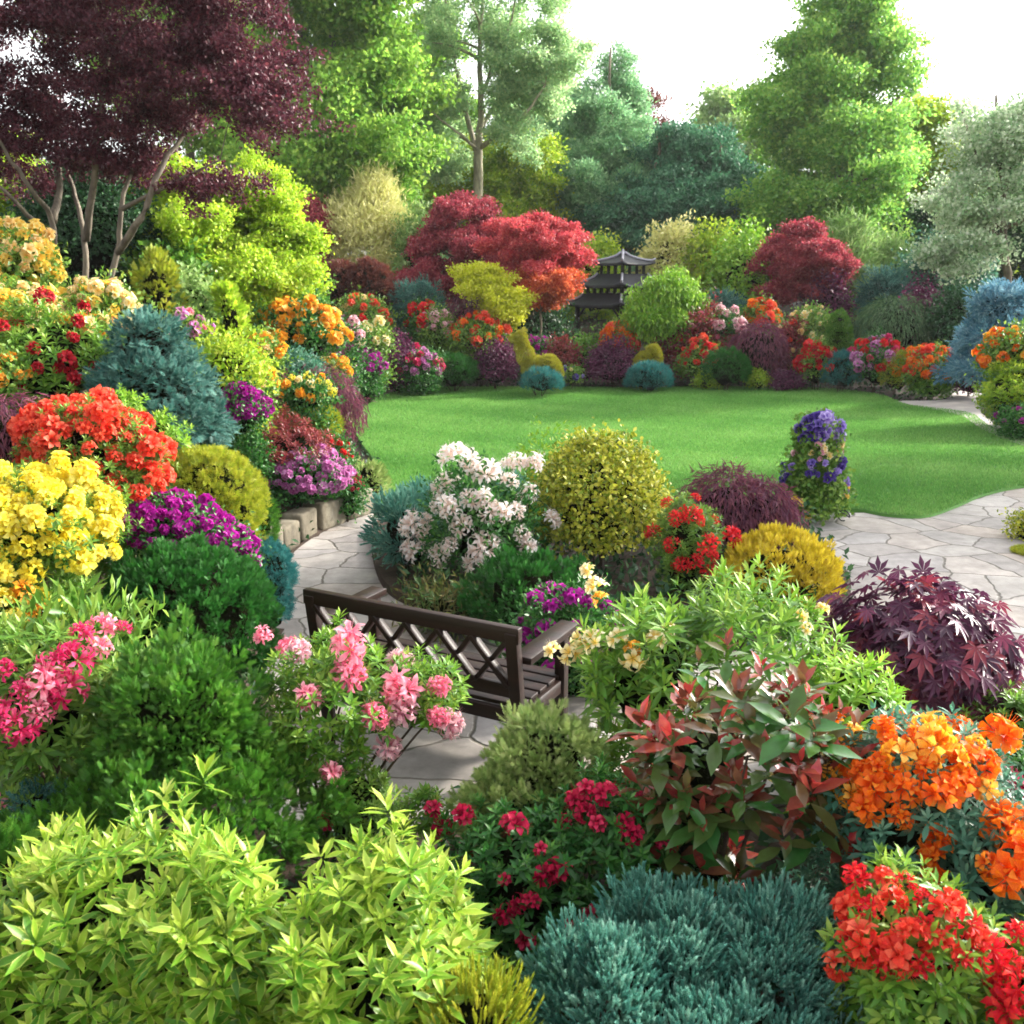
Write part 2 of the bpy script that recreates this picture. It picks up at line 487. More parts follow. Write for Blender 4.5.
def paving_mat():
    m, t, b, out = new_mat('paving')
    tc = t.nodes.new('ShaderNodeTexCoord'); mp = t.nodes.new('ShaderNodeMapping'); mp.inputs['Scale'].default_value = (1.55, 1.9, 1); mp.inputs['Rotation'].default_value = (0, 0, .4)
    t.links.new(tc.outputs['Object'], mp.inputs[0])
    nz = t.nodes.new('ShaderNodeTexNoise'); nz.inputs['Scale'].default_value = 1.6; nz.inputs['Detail'].default_value = 4
    t.links.new(mp.outputs[0], nz.inputs['Vector'])
    ad = t.nodes.new('ShaderNodeMix'); ad.data_type = 'VECTOR'; ad.inputs[0].default_value = .24
    t.links.new(mp.outputs[0], ad.inputs[4]); t.links.new(nz.outputs['Color'], ad.inputs[5])
    v1 = t.nodes.new('ShaderNodeTexVoronoi'); v1.voronoi_dimensions = '2D'; v1.feature = 'DISTANCE_TO_EDGE'; v1.inputs['Scale'].default_value = 1.5
    v2 = t.nodes.new('ShaderNodeTexVoronoi'); v2.voronoi_dimensions = '2D'; v2.inputs['Scale'].default_value = 1.5
    for v in (v1, v2):
        t.links.new(ad.outputs[1], v.inputs['Vector'])
    st = t.nodes.new('ShaderNodeMapRange'); st.interpolation_type = 'SMOOTHSTEP'
    st.inputs[1].default_value = .004; st.inputs[2].default_value = .032
    t.links.new(v1.outputs['Distance'], st.inputs[0])
    cr = t.nodes.new('ShaderNodeValToRGB'); el = cr.color_ramp.elements
    for i, (p, c) in enumerate([(0, '8a8480'), (.35, '9e9892'), (.6, '918d8c'), (.8, '9c9086'), (1, 'aca8a4')]):
        if i >= len(el): el.new(p)
        el[i].position = p; el[i].color = (*lin(c), 1)
    sx = t.nodes.new('ShaderNodeSeparateColor'); t.links.new(v2.outputs['Color'], sx.inputs[0]); t.links.new(sx.outputs[0], cr.inputs[0])
    n2 = t.nodes.new('ShaderNodeTexNoise'); n2.inputs['Scale'].default_value = 5; n2.inputs['Detail'].default_value = 8; n2.inputs['Roughness'].default_value = .7
    t.links.new(tc.outputs['Object'], n2.inputs['Vector'])
    mu = t.nodes.new('ShaderNodeMix'); mu.data_type = 'RGBA'; mu.blend_type = 'OVERLAY'; mu.inputs[0].default_value = .7
    t.links.new(cr.outputs[0], mu.inputs[6]); t.links.new(n2.outputs['Fac'], mu.inputs[7])
    n3 = t.nodes.new('ShaderNodeTexNoise'); n3.inputs['Scale'].default_value = 1.1; n3.inputs['Detail'].default_value = 6
    t.links.new(tc.outputs['Object'], n3.inputs['Vector'])
    mu2 = t.nodes.new('ShaderNodeMix'); mu2.data_type = 'RGBA'; mu2.blend_type = 'OVERLAY'; mu2.inputs[0].default_value = .6
    t.links.new(mu.outputs[2], mu2.inputs[6]); t.links.new(n3.outputs['Fac'], mu2.inputs[7]); mu = mu2
    mx = t.nodes.new('ShaderNodeMix'); mx.data_type = 'RGBA'; mx.inputs[6].default_value = (*lin('655f56'), 1)
    t.links.new(st.outputs[0], mx.inputs[0]); t.links.new(mu.outputs[2], mx.inputs[7]); t.links.new(mx.outputs[2], b.inputs['Base Color'])
    b.inputs['Roughness'].default_value = .75
    ma = t.nodes.new('ShaderNodeMath'); ma.operation = 'MULTIPLY_ADD'; ma.inputs[1].default_value = .35
    t.links.new(n2.outputs['Fac'], ma.inputs[0]); t.links.new(st.outputs[0], ma.inputs[2])
    bp = t.nodes.new('ShaderNodeBump'); bp.inputs['Strength'].default_value = .6; bp.inputs['Distance'].default_value = .02
    t.links.new(ma.outputs[0], bp.inputs['Height']); t.links.new(bp.outputs[0], b.inputs['Normal'])
    return m


M['paving'] = paving_mat()
M['lawn'] = noisemat('lawn', ['4c7e32', '5a8e3e', '689c48'], 1.2, .8, .5, 60)
L('grass', '5a9042 6ea44e 82b45c 9cc270', rough=.5, trans=.35)

# ------------------------------------------------------------------ ground, lawn, paving
def sheet(name, pts, z, mat, thick=.04, kind='structure', sub=None):
    bm = bmesh.new()
    vs = [bm.verts.new((p[0], p[1], z)) for p in pts]
    f = bm.faces.new(vs)
    if f.normal.z < 0:
        f.normal_flip()
    lo = [bm.verts.new((v.co.x, v.co.y, z - thick)) for v in vs]
    for i in range(len(vs)):
        j = (i + 1) % len(vs)
        bm.faces.new((vs[i], vs[j], lo[j], lo[i]))
    bmesh.ops.recalc_face_normals(bm, faces=bm.faces)
    bmesh.ops.triangulate(bm, faces=[f])
    me = bpy.data.meshes.new(name); bm.to_mesh(me); bm.free()
    o = bpy.data.objects.new(name, me); me.materials.append(mat); COL.objects.link(o)
    o['kind'] = kind
    return o


def smooth_poly(pts, n=8):
    pts = np.array([p[:2] for p in pts]); m = len(pts); out = []
    for i in range(m):
        p0, p1, p2, p3 = pts[i - 1], pts[i], pts[(i + 1) % m], pts[(i + 2) % m]
        for k in range(n):
            t = k / n
            out.append(.5 * (2 * p1 + (p2 - p0) * t + (2 * p0 - 5 * p1 + 4 * p2 - p3) * t * t + (3 * p1 - p0 - 3 * p2 + p3) * t ** 3))
    return np.array(out)


def inside(poly, X, Y):
    r = np.zeros(len(X), bool); n = len(poly)
    for i in range(n):
        (x0, y0), (x1, y1) = poly[i - 1], poly[i]
        c = ((y0 > Y) != (y1 > Y))
        r ^= c & (X < (x1 - x0) * (Y - y0) / (y1 - y0 + 1e-12) + x0)
    return r


gx = np.concatenate([[-200, -110, -60, -35], np.arange(-22, 24, .25), [35, 60, 110, 200]])
gy = np.concatenate([[-60, -20, -8], np.arange(-3, 42, .25), [50, 65, 90, 140, 240]])
XX, YY = np.meshgrid(gx, gy)
ZZ = gz(XX, YY) + .03 * np.sin(XX * 2.1 + np.sin(YY * 1.7)) * np.sin(YY * 2.6 + .5) * ((gz(XX, YY) > .05)) - .012
V = np.stack([XX, YY, ZZ], -1).reshape(-1, 3)
nx = len(gx); idx = np.arange(len(V)).reshape(XX.shape)
T = np.concatenate([np.stack([idx[:-1, :-1], idx[:-1, 1:], idx[1:, 1:]], -1).reshape(-1, 3), np.stack([idx[:-1, :-1], idx[1:, 1:], idx[1:, :-1]], -1).reshape(-1, 3)])
g = Geo(); g.raw(V, T, .5)
go = build('ground', g, M['soil'], smooth=True); go['kind'] = 'structure'

LAWN = smooth_poly([G(*p) for p in [(362, 412), (352, 426), (362, 446), (378, 470), (384, 500), (380, 514), (440, 522), (520, 524), (640, 526), (740, 524), (800, 516), (850, 512), (888, 518), (925, 519), (956, 509), (985, 497), (1030, 488),
                                    (1120, 480), (1120, 450), (1024, 441), (988, 428), (970, 416), (930, 410), (903, 406), (880, 397), (830, 391), (770, 389), (700, 389), (640, 390), (560, 389), (490, 389), (430, 390), (388, 396)]])
PAVE = smooth_poly([G(*p) for p in [(275, 605), (284, 565), (318, 536), (370, 514), (440, 516), (600, 520), (780, 514), (900, 510), (980, 480), (1160, 470), (1300, 540), (1300, 700), (1024, 690), (800, 800), (500, 820), (300, 830), (268, 770), (262, 680)]])
sheet('path', PAVE, .012, M['paving'], .05)
lawno = sheet('lawn', LAWN, .045, M['lawn'], .08)
# narrow stone strip of path along the far right of the lawn
PATH2 = smooth_poly([G(*p) for p in [(898, 404), (935, 412), (962, 419), (984, 433), (1024, 449), (1100, 468), (1100, 458), (1024, 440), (998, 428), (980, 414), (986, 402), (990, 391), (958, 391), (944, 402)]], 5)
sheet('stone_path', PATH2, .06, M['kerb'], .1)
# soil bed of the planted island
ISLE = smooth_poly([G(*p) for p in [(384, 590), (372, 550), (384, 526), (470, 512), (600, 514), (700, 520), (790, 526), (830, 560), (850, 600), (800, 640), (640, 660), (590, 640), (500, 640), (420, 612)]])
sheet('planting_bed', ISLE, .10, M['soil'], .12)
isle_poly = ISLE

rg = np.random.default_rng(11)
n = 330000
X = rg.uniform(-4, 12, n * 2); Y = 10.5 + (rg.random(n * 2) ** 1.5) * 14.5
k = inside(LAWN, X, Y); X, Y = X[k][:n], Y[k][:n]
Pn = np.stack([X, Y, np.full(len(X), .043)], -1)
a = rg.uniform(0, 6.28, len(X))
band = np.sin((Y + .25 * X) * 2.2 + .5 * np.sin(X * .8)) * .14
patch = .5 * np.sin(X * 1.3 + 1.7 * np.sin(Y * .9)) * np.sin(Y * 1.1 + 1.3 * np.sin(X * .7)) + .3 * np.sin(X * 4.1 + Y) * np.sin(Y * 3.7 - X)
Yd = np.stack([np.cos(a) * .5 + band, np.sin(a) * .5, np.ones(len(X))], -1)
g = Geo(); g.add(BLADE, frames(Yd, np.stack([np.sin(a), np.cos(a) * 0 + .3, .2 * a], -1), .011 + .0005 * Y, .035 + .02 * rg.random(len(X))), Pn, np.clip(.42 + .25 * rg.standard_normal(len(X)) + band * .9 + patch * .3, 0, 1))
o = build('grass', g, M['grass']); o['kind'] = 'stuff'; o['label'] = 'short mown green grass of the lawn'

# ------------------------------------------------------------------ sampling of crowns
def E(x0, y0, x1, y1, d, k=1.0):
    c, t = P((x0 + x1) / 2, (y0 + y1) / 2, d)
    s = t / F
    return (c, np.array([(x1 - x0) / 2 * s, (x1 - x0) / 2 * s * k, (y1 - y0) / 2 * s]))


def area(r):
    return 4 * math.pi * (((r[0] * r[1]) ** 1.6 + (r[0] * r[2]) ** 1.6 + (r[1] * r[2]) ** 1.6) / 3) ** (1 / 1.6)


def surf(ells, n, rng, lower=-.4, jit=.2, amp=.1, freq=4.0, stray=0.0):
    C_ = np.array([e[0] for e in ells]); R_ = np.array([e[1] for e in ells])
    A = np.array([area(r) for r in R_]); frac = (1 - lower) / 2
    out, outN = [], []
    W_ = rng.standard_normal((6, 3)) * freq; ph = rng.uniform(0, 6.28, 6)
    got, tries = 0, 0
    while got < n and tries < 12:
        m = int((n - got) * 1.6) + 16
        i = rng.choice(len(ells), m, p=A / A.sum())
        d = unit(rng.standard_normal((m, 3)))
        k = d[:, 2] > lower
        i, d = i[k], d[k]
        f = 1 + amp * np.cos((d + C_[i] * 1.3) @ W_.T + ph).sum(1) / 2.0
        f = f * (1 - jit * rng.random(len(d)) ** 1.5)
        f = f * (1 + .22 * rng.random(len(d)) * (rng.random(len(d)) < stray))
        p = C_[i] + R_[i] * d * f[:, None]
        if len(ells) > 1 and len(ells) < 60:
            q = ((p[:, None] - C_[None]) / (R_[None] * .82)); ins = (q ** 2).sum(-1) < 1
            ins[np.arange(len(p)), i] = False
            k = ~ins.any(1)
            p, d, i = p[k], d[k], i[k]
        out.append(p); outN.append(unit(d / R_[i])); got += len(p); tries += 1
    return np.vstack(out)[:n], np.vstack(outN)[:n]


UP = np.array([0, 0, 1.])


def foliage(g, ells, rng, kind='leaf', L=.05, W=.03, m=8, cr=.06, cover=3.0, lower=-.4, jit=.2, amp=.1, freq=4.0, up=.5, tmpl=LEAF4, cap=60000, floor=True, vmin=0., vmax=1., flatn=False):
    A = sum(area(e[1]) for e in ells) * (1 - lower) / 2
    nl = min(cap, int(cover * A / (L * W * .6)))
    n = max(6, nl // m)
    Pc, Nc = surf(ells, n, rng, lower, jit, amp, freq, .10 if kind in ('leaf', 'rosette') else .02)
    n = len(Pc)
    cv = rng.random(n)
    Pq = np.repeat(Pc, m, 0); N = np.repeat(Nc, m, 0); c = np.repeat(cv, m)
    Q = len(Pq)
    rn = rng.standard_normal((Q, 3))
    size = rng.uniform(.75, 1.2, Q)
    if kind == 'leaf':
        p = Pq + rng.standard_normal((Q, 3)) * cr * np.array([1, 1, .75])
        Yd = unit(N * .5 + rn * .7 + UP * (up - .3))
        Nn = unit(N * .8 + rng.standard_normal((Q, 3)) * .55 + UP * .5)
        v = .62 * rng.random(Q) + .38 * c
    elif kind == 'rosette':
        Ax = np.repeat(unit(Nc * .55 + UP * up + rng.standard_normal((n, 3)) * .18), m, 0)
        j = np.tile(np.arange(m), n)
        X0 = unit(np.cross(Ax, np.array([.3, .8, .52]))); Y0 = np.cross(Ax, X0)
        phi = j * 2.39996 + np.repeat(rng.uniform(0, 6.28, n), m) + rng.normal(0, .15, Q)
        rad = X0 * np.cos(phi)[:, None] + Y0 * np.sin(phi)[:, None]
        fr = j / max(1, m - 1)
        el = np.radians(-8 + 74 * fr ** 1.1 + rng.normal(0, 9, Q))
        Yd = rad * np.cos(el)[:, None] + Ax * np.sin(el)[:, None]
        Nn = Ax * np.cos(el)[:, None] - rad * np.sin(el)[:, None]
        p = Pq + Ax * ((fr - .6) * L * .55)[:, None] + rad * L * .03
        size = np.repeat(rng.uniform(.62, 1.28, n), m) * (1.1 - .42 * fr) * rng.uniform(.9, 1.1, Q)
        v = .15 * rng.random(Q) + .45 * c + .40 * fr
    elif kind == 'spray':
        q = unit(rn + N * .9)
        p = Pq + q * cr * rng.uniform(.35, 1, (Q, 1)) - N * cr * .5
        Yd = unit(q * .75 + N * .35 + UP * up + rng.standard_normal((Q, 3)) * .2)
        Nn = rng.standard_normal((Q, 3)) * (.35 if flatn else 1) + N * .2 + UP * (1.2 if flatn else 0)
        v = .55 * rng.random(Q) + .45 * c
    elif kind == 'hang':
        p = Pq + rn * cr
        p -= N * (rn * N).sum(1, keepdims=True) * cr * .7
        Tg = -UP + N * N[:, 2:3]
        Yd = unit(unit(Tg + rng.standard_normal((Q, 3)) * .12) + N * .18 + rng.standard_normal((Q, 3)) * .22)
        Nn = N + rng.standard_normal((Q, 3)) * .25
        v = .6 * rng.random(Q) + .4 * c
    if floor:
        zz = gz(p[:, 0], p[:, 1]) + .02
        p[:, 2] = np.maximum(p[:, 2], zz)
    v = vmin + (vmax - vmin) * np.clip(v, 0, 1)
    g.add(tmpl, frames(Yd, Nn, W * size, L * size), p, v)


ICO = None


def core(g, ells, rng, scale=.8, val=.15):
    """solid body in place of the inner twigs, closes the shrub to view"""
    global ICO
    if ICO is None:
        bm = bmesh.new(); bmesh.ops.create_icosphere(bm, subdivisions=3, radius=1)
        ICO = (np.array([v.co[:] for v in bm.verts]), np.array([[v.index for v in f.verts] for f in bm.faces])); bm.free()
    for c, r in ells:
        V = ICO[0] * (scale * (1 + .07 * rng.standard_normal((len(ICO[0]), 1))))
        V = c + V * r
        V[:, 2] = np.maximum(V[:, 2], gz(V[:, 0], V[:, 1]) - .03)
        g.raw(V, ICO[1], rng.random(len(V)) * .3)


TR = {}


def truss(matk, hi, nfl=11):
    key = (matk, hi, nfl)
    if key in TR:
        return TR[key]
    res = []
    for s in range(3):
        rng = np.random.default_rng(100 + s)
        g = Geo()
        i = np.arange(nfl)
        z = 1 - (i + .4) / nfl * 1.15; ph = i * 2.39996 + s
        d = np.stack([np.cos(ph) * np.sqrt(np.maximum(0, 1 - z * z)), np.sin(ph) * np.sqrt(np.maximum(0, 1 - z * z)), z], -1) + rng.normal(0, .22, (nfl, 3))
        d = unit(d)
        sc = (.56 if nfl > 8 else .66) * rng.uniform(.7, 1.2, nfl)
        a = rng.standard_normal((nfl, 3))
        Mx = frames(unit(np.cross(d, a)), d, sc, sc)
        g.add((FL_SP if matk in ('f_pink', 'f_hotpink', 'f_palepink', 'f_white', 'f_red') else FL_HI) if hi else FL_LO, Mx, d * .62 * rng.uniform(.55, 1.2, (nfl, 1)) * rng.uniform(.8, 1.25, 3), rng.random(nfl))
        me = g.me('flower_cluster'); me.materials.append(M[matk]); res.append(me)
    TR[key] = res
    return res


def hit(px, py, ells):
    o = np.array([0, 0, H]); q, _ = P(px, py, 1.0); dr = unit(q - o)
    best = None
    for c, r in ells:
        a = dr / r; b = (o - c) / r
        A, B, Cc = a @ a, 2 * a @ b, b @ b - 1
        D = B * B - 4 * A * Cc
        if D >= 0:
            t = (-B - math.sqrt(D)) / 2 / A
        else:
            t = -B / 2 / A
        gap = max(0, -D)
        if best is None or (gap, t) < best[:2]:
            best = (gap, t, o + dr * t, c, r)
    p = best[2]
    return p, unit((p - best[3]) / best[4] ** 2)


def add_flowers(root, ells, rng, matk, r, n=0, pts=(), hi=False, lower=.0, nfl=11, out=1.0, name='flower_cluster', push=0.25, front=0.0):
    if isinstance(matk, str):
        matk = [matk]
    if not hi:
        n = min(96, int(n * 1.7)); r = r * .78
    PP, NN = [], []
    for p in pts:
        q, nn = hit(p[0], p[1], ells)
        PP.append(q); NN.append(nn)
    if n:
        cp_, cn_ = surf(ells, n * 14, rng, lower, .08, .08)
        if front:
            k = (cn_[:, 1] < front); cp_, cn_ = cp_[k], cn_[k]
        have = list(PP)
        for _ in range(n):
            if not len(cp_): break
            if have:
                dd = np.min(np.linalg.norm(cp_[:, None] - np.array(have)[None], axis=-1), 1) * rng.uniform(.75, 1, len(cp_))
                j = int(np.argmax(dd))
            else:
                j = 0
            have.append(cp_[j]); PP.append(cp_[j]); NN.append(cn_[j])
    base = OFF[root.name]
    for i, (p, nn) in enumerate(zip(PP, NN)):
        mk = matk[i % len(matk)]
        me = truss(mk, hi, nfl)[i % 3]
        o = bpy.data.objects.new(name, me); COL.objects.link(o); o.parent = root
        rr = r * rng.uniform(.6, 1.25)
        o.location = tuple(p + nn * rr * (push + rng.uniform(-.5, .35)) - base)
        o.scale = (rr, rr, rr)
        ax = Vector(unit(nn + UP * .7 + rng.normal(0, .15, 3)))
        o.rotation_mode = 'QUATERNION'
        o.rotation_quaternion = ax.to_track_quat('Z', 'Y') @ Quaternion((0, 0, 1), rng.uniform(0, 6.28))


def stems(root, ells, base, rng, n=4, r=.012, mat='twig', nm='stem'):
    g = Geo()
    for i in range(n):
        c, rr = ells[i % len(ells)]
        d = unit(rng.standard_normal(3)); d[2] = abs(d[2])
        tip = c + rr * d * .75
        b = base + np.array([*rng.normal(0, .04, 2), -.03])
        mid = (b + tip) / 2 + np.array([*rng.normal(0, .06, 2), 0]) + (tip - b) * np.array([-.15, -.15, .05])
        t = np.linspace(0, 1, 6)[:, None]
        pts = b * (1 - t) ** 2 + 2 * mid * t * (1 - t) + tip * t * t
        g.tube(pts, np.linspace(r, r * .4, 6), 5)
    return build(nm, g, M[mat], root)


def grounded(ells, d=None):
    """let a shrub's crown reach the soil below it"""
    c, r = ells[0]
    lo = min(e[0][2] - e[1][2] for e in ells); gr = float(gz(c[0], c[1]))
    if lo > gr + .12:
        h = (c[2] - gr) / 2
        ells = ells + [(np.array([c[0], c[1], gr + h]), np.array([r[0] * .86, r[1] * .86, max(.1, h)]))]
    return ells


FOL = dict(
    broad=dict(kind='leaf', m=7, cover=2.8, jit=.38, amp=.18, freq=5),
    rosette=dict(kind='rosette', m=10, cover=2.1, jit=.3, up=.8, amp=.14, freq=5),
    globe=dict(kind='spray', m=10, cover=5.0, jit=.12, amp=.04, tmpl=FROND3, up=.5),
    frond=dict(kind='spray', m=22, cover=3.4, jit=.3, amp=.14, tmpl=FROND, up=.5),
    tuft=dict(kind='spray', m=16, cover=3.0, jit=.25, amp=.12, tmpl=TUFT, up=.9),
    brush=dict(kind='spray', m=6, cover=2.6, jit=.25, amp=.08, tmpl=BRUSH, up=.0),
    brush_far=dict(kind='spray', m=6, cover=4.2, jit=.3, amp=.16, freq=6, tmpl=BRUSH8, up=.0),
    weep=dict(kind='hang', m=8, cover=4.2, jit=.2, tmpl=THREAD, amp=.08),
    airy=dict(kind='leaf', m=9, cover=1.5, jit=.55, amp=.16, up=.5),
)


def plant(name, label, cat, ells, mat, fol, L, W, flowers=None, group=None, nstem=4, closed=.8, ground=True, stem_r=.012, **kw):
    rng = np.random.default_rng(zlib.crc32(label.encode()))
    c = ells[0][0]
    base = np.array([c[0], c[1], float(gz(c[0], c[1]))])
    root = thing(name, label, cat, base, group)
    e2 = grounded(ells) if ground else ells
    g = Geo()
    k = dict(FOL[fol]); k.update(dict(L=L, W=W, cr=L * {'frond': 1.1, 'tuft': 1.2, 'globe': .7, 'broad': 1.25}.get(fol, .8))); k.update(kw)
    foliage(g, e2, rng, **k)
    build('foliage', g, M[mat], root)
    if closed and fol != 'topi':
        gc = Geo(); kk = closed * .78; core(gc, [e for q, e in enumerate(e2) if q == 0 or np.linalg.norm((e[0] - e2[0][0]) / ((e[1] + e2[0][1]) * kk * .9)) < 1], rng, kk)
        build('shade_core', gc, M['inner'], root)  # solid dark core, paints the shade among leaves and inner twigs
    if nstem:
        stems(root, e2, base, rng, nstem, stem_r)
    for f in (flowers or []):
        f = dict(f); add_flowers(root, ells, rng, **f)
    return root


# ------------------------------------------------------------------ trees
def tree(name, label, cat, ells, mat, base, tr, nb, br, L, W, cover=1.6, m=10, lower=-.7, bark='bark', paths=None, flat=.7, limbs=14, group=None, shell=.5, tmpl=LEAF4, up=.5, cap=90000, kind='leaf', top=None, forks=None, sub=6, vm=(0, 1)):
    rng = np.random.default_rng(zlib.crc32(label.encode()))
    base = np.array([base[0], base[1], float(gz(base[0], base[1]))])
    root = thing(name, label, cat, base, group)
    C_ = np.array([e[0] for e in ells]); R_ = np.array([e[1] for e in ells])
    vol = R_.prod(1) ** (2 / 3)
    if kind == 'leaf':
        L, W, cap = L * .7, W * .7, int(cap * 1.6)
    i = rng.choice(len(ells), nb, p=vol / vol.sum())
    d = unit(rng.standard_normal((nb, 3))); q = rng.uniform(shell, 1, nb) ** .6
    bc = C_[i] + R_[i] * d * q[:, None] * .88
    brs = br * rng.uniform(.6, 1.35, nb)
    blobs = []
    for j in range(nb):
        for _ in range(sub):
            q_ = unit(rng.standard_normal(3)) * brs[j] * rng.uniform(.35, 1.15) * np.array([1, 1, flat])
            r_ = brs[j] * rng.uniform(.28, .6)
            blobs.append((bc[j] + q_, np.array([r_ * 1.15, r_ * 1.15, r_ * flat * .8])))
    g = Geo()
    foliage(g, blobs, rng, kind=kind, L=L, W=W, m=m, cr=L * (1.2 if kind == 'leaf' and L > .1 and mat not in ('tree_pine', 'tree_fir') else .95), cover=cover, lower=lower, jit=.75, amp=.18, up=up, tmpl=tmpl, cap=cap, freq=2.5, vmin=vm[0], vmax=vm[1])
    build('crown', g, M[mat], root)
    g = Geo()
    if paths is None:
        ctr = C_.mean(0); h = (top if top is not None else max(C_[:, 2] + R_[:, 2] * .7))
        t = np.linspace(0, 1, 9)[:, None]
        tip = np.array([ctr[0] * .5 + base[0] * .5, ctr[1] * .5 + base[1] * .5, h])
        pts = (base - [0, 0, .1]) * (1 - t) + tip * t
        pts[1:-1, :2] += rng.normal(0, tr * .35, (7, 2))
        rad = tr * (1 - .8 * t[:, 0]); rad[0] *= 1.35
        g.tube(pts, rad, 9)
        src = [(pts, rad)]
    else:
        src = []
        for pts, r0, r1 in paths:
            pts = np.array(pts)
            # smooth it
            s = np.linspace(0, len(pts) - 1, len(pts) * 4 - 3)
            pp = np.stack([np.interp(s, np.arange(len(pts)), pts[:, k]) for k in range(3)], -1)
            pp[1:-1] = (pp[:-2] + pp[2:] + 2 * pp[1:-1]) / 4
            pp[1:-1] += rng.normal(0, r0 * .15, pp[1:-1].shape)
            rad = np.linspace(r0, r1, len(pp))
            g.tube(pp, rad, 8); src.append((pp, rad))
    allp = np.vstack([s[0][2:] for s in src]); allr = np.concatenate([s[1][2:] for s in src])
    for j in rng.permutation(nb)[:limbs]:
        e = bc[j]
        k = allp[:, 2] < e[2] - .12 * np.linalg.norm(allp[:, :2] - e[:2], axis=1)
        if not k.any(): continue
        dist = np.linalg.norm(allp - e, axis=1) + 3 * ~k
        s = int(np.argmin(dist)); a = allp[s]
        t = np.linspace(0, 1, 6)[:, None]
        mid = (a + e) / 2 + np.array([0, 0, .12 * np.linalg.norm(e - a)])
        pts = a * (1 - t) ** 2 + 2 * mid * t * (1 - t) + e * t * t
        r0 = min(allr[s] * .7, tr * .5)
        g.tube(pts, np.linspace(r0, r0 * .25, 6), 6)
    build('trunk', g, M[bark], root, smooth=True)
    return root


# ------------------------------------------------------------------ background trees
def gp(px, py, d):
    return P(px, py, d)[0]


# far treeline, one mass
rng = np.random.default_rng(5)
blobs = []
for i in range(260):
    a = rng.uniform(-1.05, 1.05); dd = rng.uniform(62, 78)
    hh = rng.uniform(1.5, 8.5) * (1.12 if a < -.05 else .85)
    rr = rng.uniform(1.6, 3)
    blobs.append((np.array([math.tan(a) * dd * .9, dd, hh * .9]), np.array([rr * 1.3, rr, rr])))
g = Geo(); foliage(g, blobs, rng, kind='leaf', L=.55, W=.4, m=10, cr=.5, cover=1.5, lower=-.5, jit=.5, amp=.2, cap=90000, floor=True)
o = build('woodland', g, M['wood_far']); o['kind'] = 'stuff'; o['label'] = 'far hazy green woodland behind the garden trees'

TREES = 'trees behind the garden'
tree('broadleaf_tree', 'bright green broadleaf tree behind the pale bamboo, left of the bare forked trunk', 'tree',
     [E(245, -90, 420, 120, 33), E(300, 40, 440, 230, 32), E(262, 80, 380, 215, 31)], 'tree_green', gp(335, 330, 33)[:2], .22, 85, .95, .24, .16, cover=1.5, limbs=22, group=TREES, cap=70000)
tree('broadleaf_tree', 'tall green tree rising behind the purple maple crown at the top left', 'tree',
     [E(60, -120, 270, 140, 40), E(180, -60, 320, 200, 38)], 'tree_green', gp(200, 330, 39)[:2], .25, 70, 1.2, .28, .18, cover=1.4, limbs=14, group=TREES, cap=45000)
bz = [gp(478, 225, 36)]
b0 = np.array([bz[0][0], 36, float(gz(bz[0][0], 36)) - .2])
def pp(*q, d=36):
    return [gp(a, b, d + (0 if len(z) == 0 else z[0])) for a, b, *z in q]
TB = [([b0] + pp((478, 215), (479, 170), (478, 150)), .2, .15), (pp((478, 155), (481, 110), (479, 60), (482, 10), (484, -60)), .13, .04),
      (pp((477, 155), (465, 110, .5), (458, 80, 1), (450, 30, 1), (440, -30, 1)), .1, .03), (pp((480, 148), (505, 130, -.5), (528, 112, -1), (545, 85, -1)), .09, .03),
      (pp((480, 130), (500, 95, .6), (520, 70, 1), (540, 55, 1), (560, 20, 1)), .08, .025), (pp((480, 100), (495, 60, 0), (512, 20, 0), (520, -30, 0)), .07, .02),
      (pp((477, 150), (462, 135, -1), (440, 120, -1), (425, 105, -1)), .06, .02)]
tree('birch_tree', 'open grey green tree with pale straight trunk forking above the red maples', 'tree',
     [E(395, -110, 595, 60, 36), E(402, 0, 475, 150, 36), E(480, 0, 590, 130, 36), E(490, 60, 575, 175, 35.5), E(420, 60, 475, 190, 36.4)], 'tree_birch', b0[:2], .2, 150, .5, .16, .1, cover=.9, limbs=34, paths=TB, bark='bark_pale', group=TREES, shell=.35, cap=60000)
tree('broadleaf_tree', 'low yellow green tree beneath the forked birch trunk', 'tree',
     [E(478, 130, 560, 230, 39), E(430, 140, 500, 230, 40)], 'lime', gp(520, 300, 39)[:2], .14, 45, .7, .2, .13, cover=1.4, group=TREES)
tree('fir_tree', 'feathery grey green conifer tapering to a thin tip against the white sky', 'tree',
     [E(596, 75, 640, 150, 43), E(560, 100, 650, 210, 42), E(530, 140, 660, 250, 41), E(606, 44, 616, 110, 43), E(622, 58, 631, 120, 43), E(636, 80, 646, 150, 43), E(572, 85, 586, 160, 42), E(590, 66, 600, 130, 42)], 'tree_fir', gp(605, 300, 42)[:2], .2, 170, .42, .24, .09, cover=1.6, flat=1.3, group=TREES, up=.7)
tree('broadleaf_tree', 'leafy mid green tree closing the gap left of the forked birch trunk', 'tree',
     [E(385, 20, 470, 150, 46), E(370, 90, 490, 250, 45)], 'tree_green', gp(430, 300, 46)[:2], .2, 60, .9, .24, .16, cover=1.4, group=TREES)
tree('broadleaf_tree', 'leafy grey green tree behind the right limbs of the birch', 'tree',
     [E(490, 60, 580, 180, 48), E(480, 110, 610, 260, 47)], 'tree_birch', gp(540, 300, 48)[:2], .2, 60, .9, .24, .16, cover=1.4, group=TREES)
tree('fir_tree', 'shorter grey green conifer left of the tapering fir', 'tree',
     [E(515, 130, 600, 240, 44), E(548, 105, 575, 160, 44)], 'tree_fir', gp(555, 300, 44)[:2], .18, 70, .5, .26, .1, cover=1.5, flat=1.2, group=TREES)
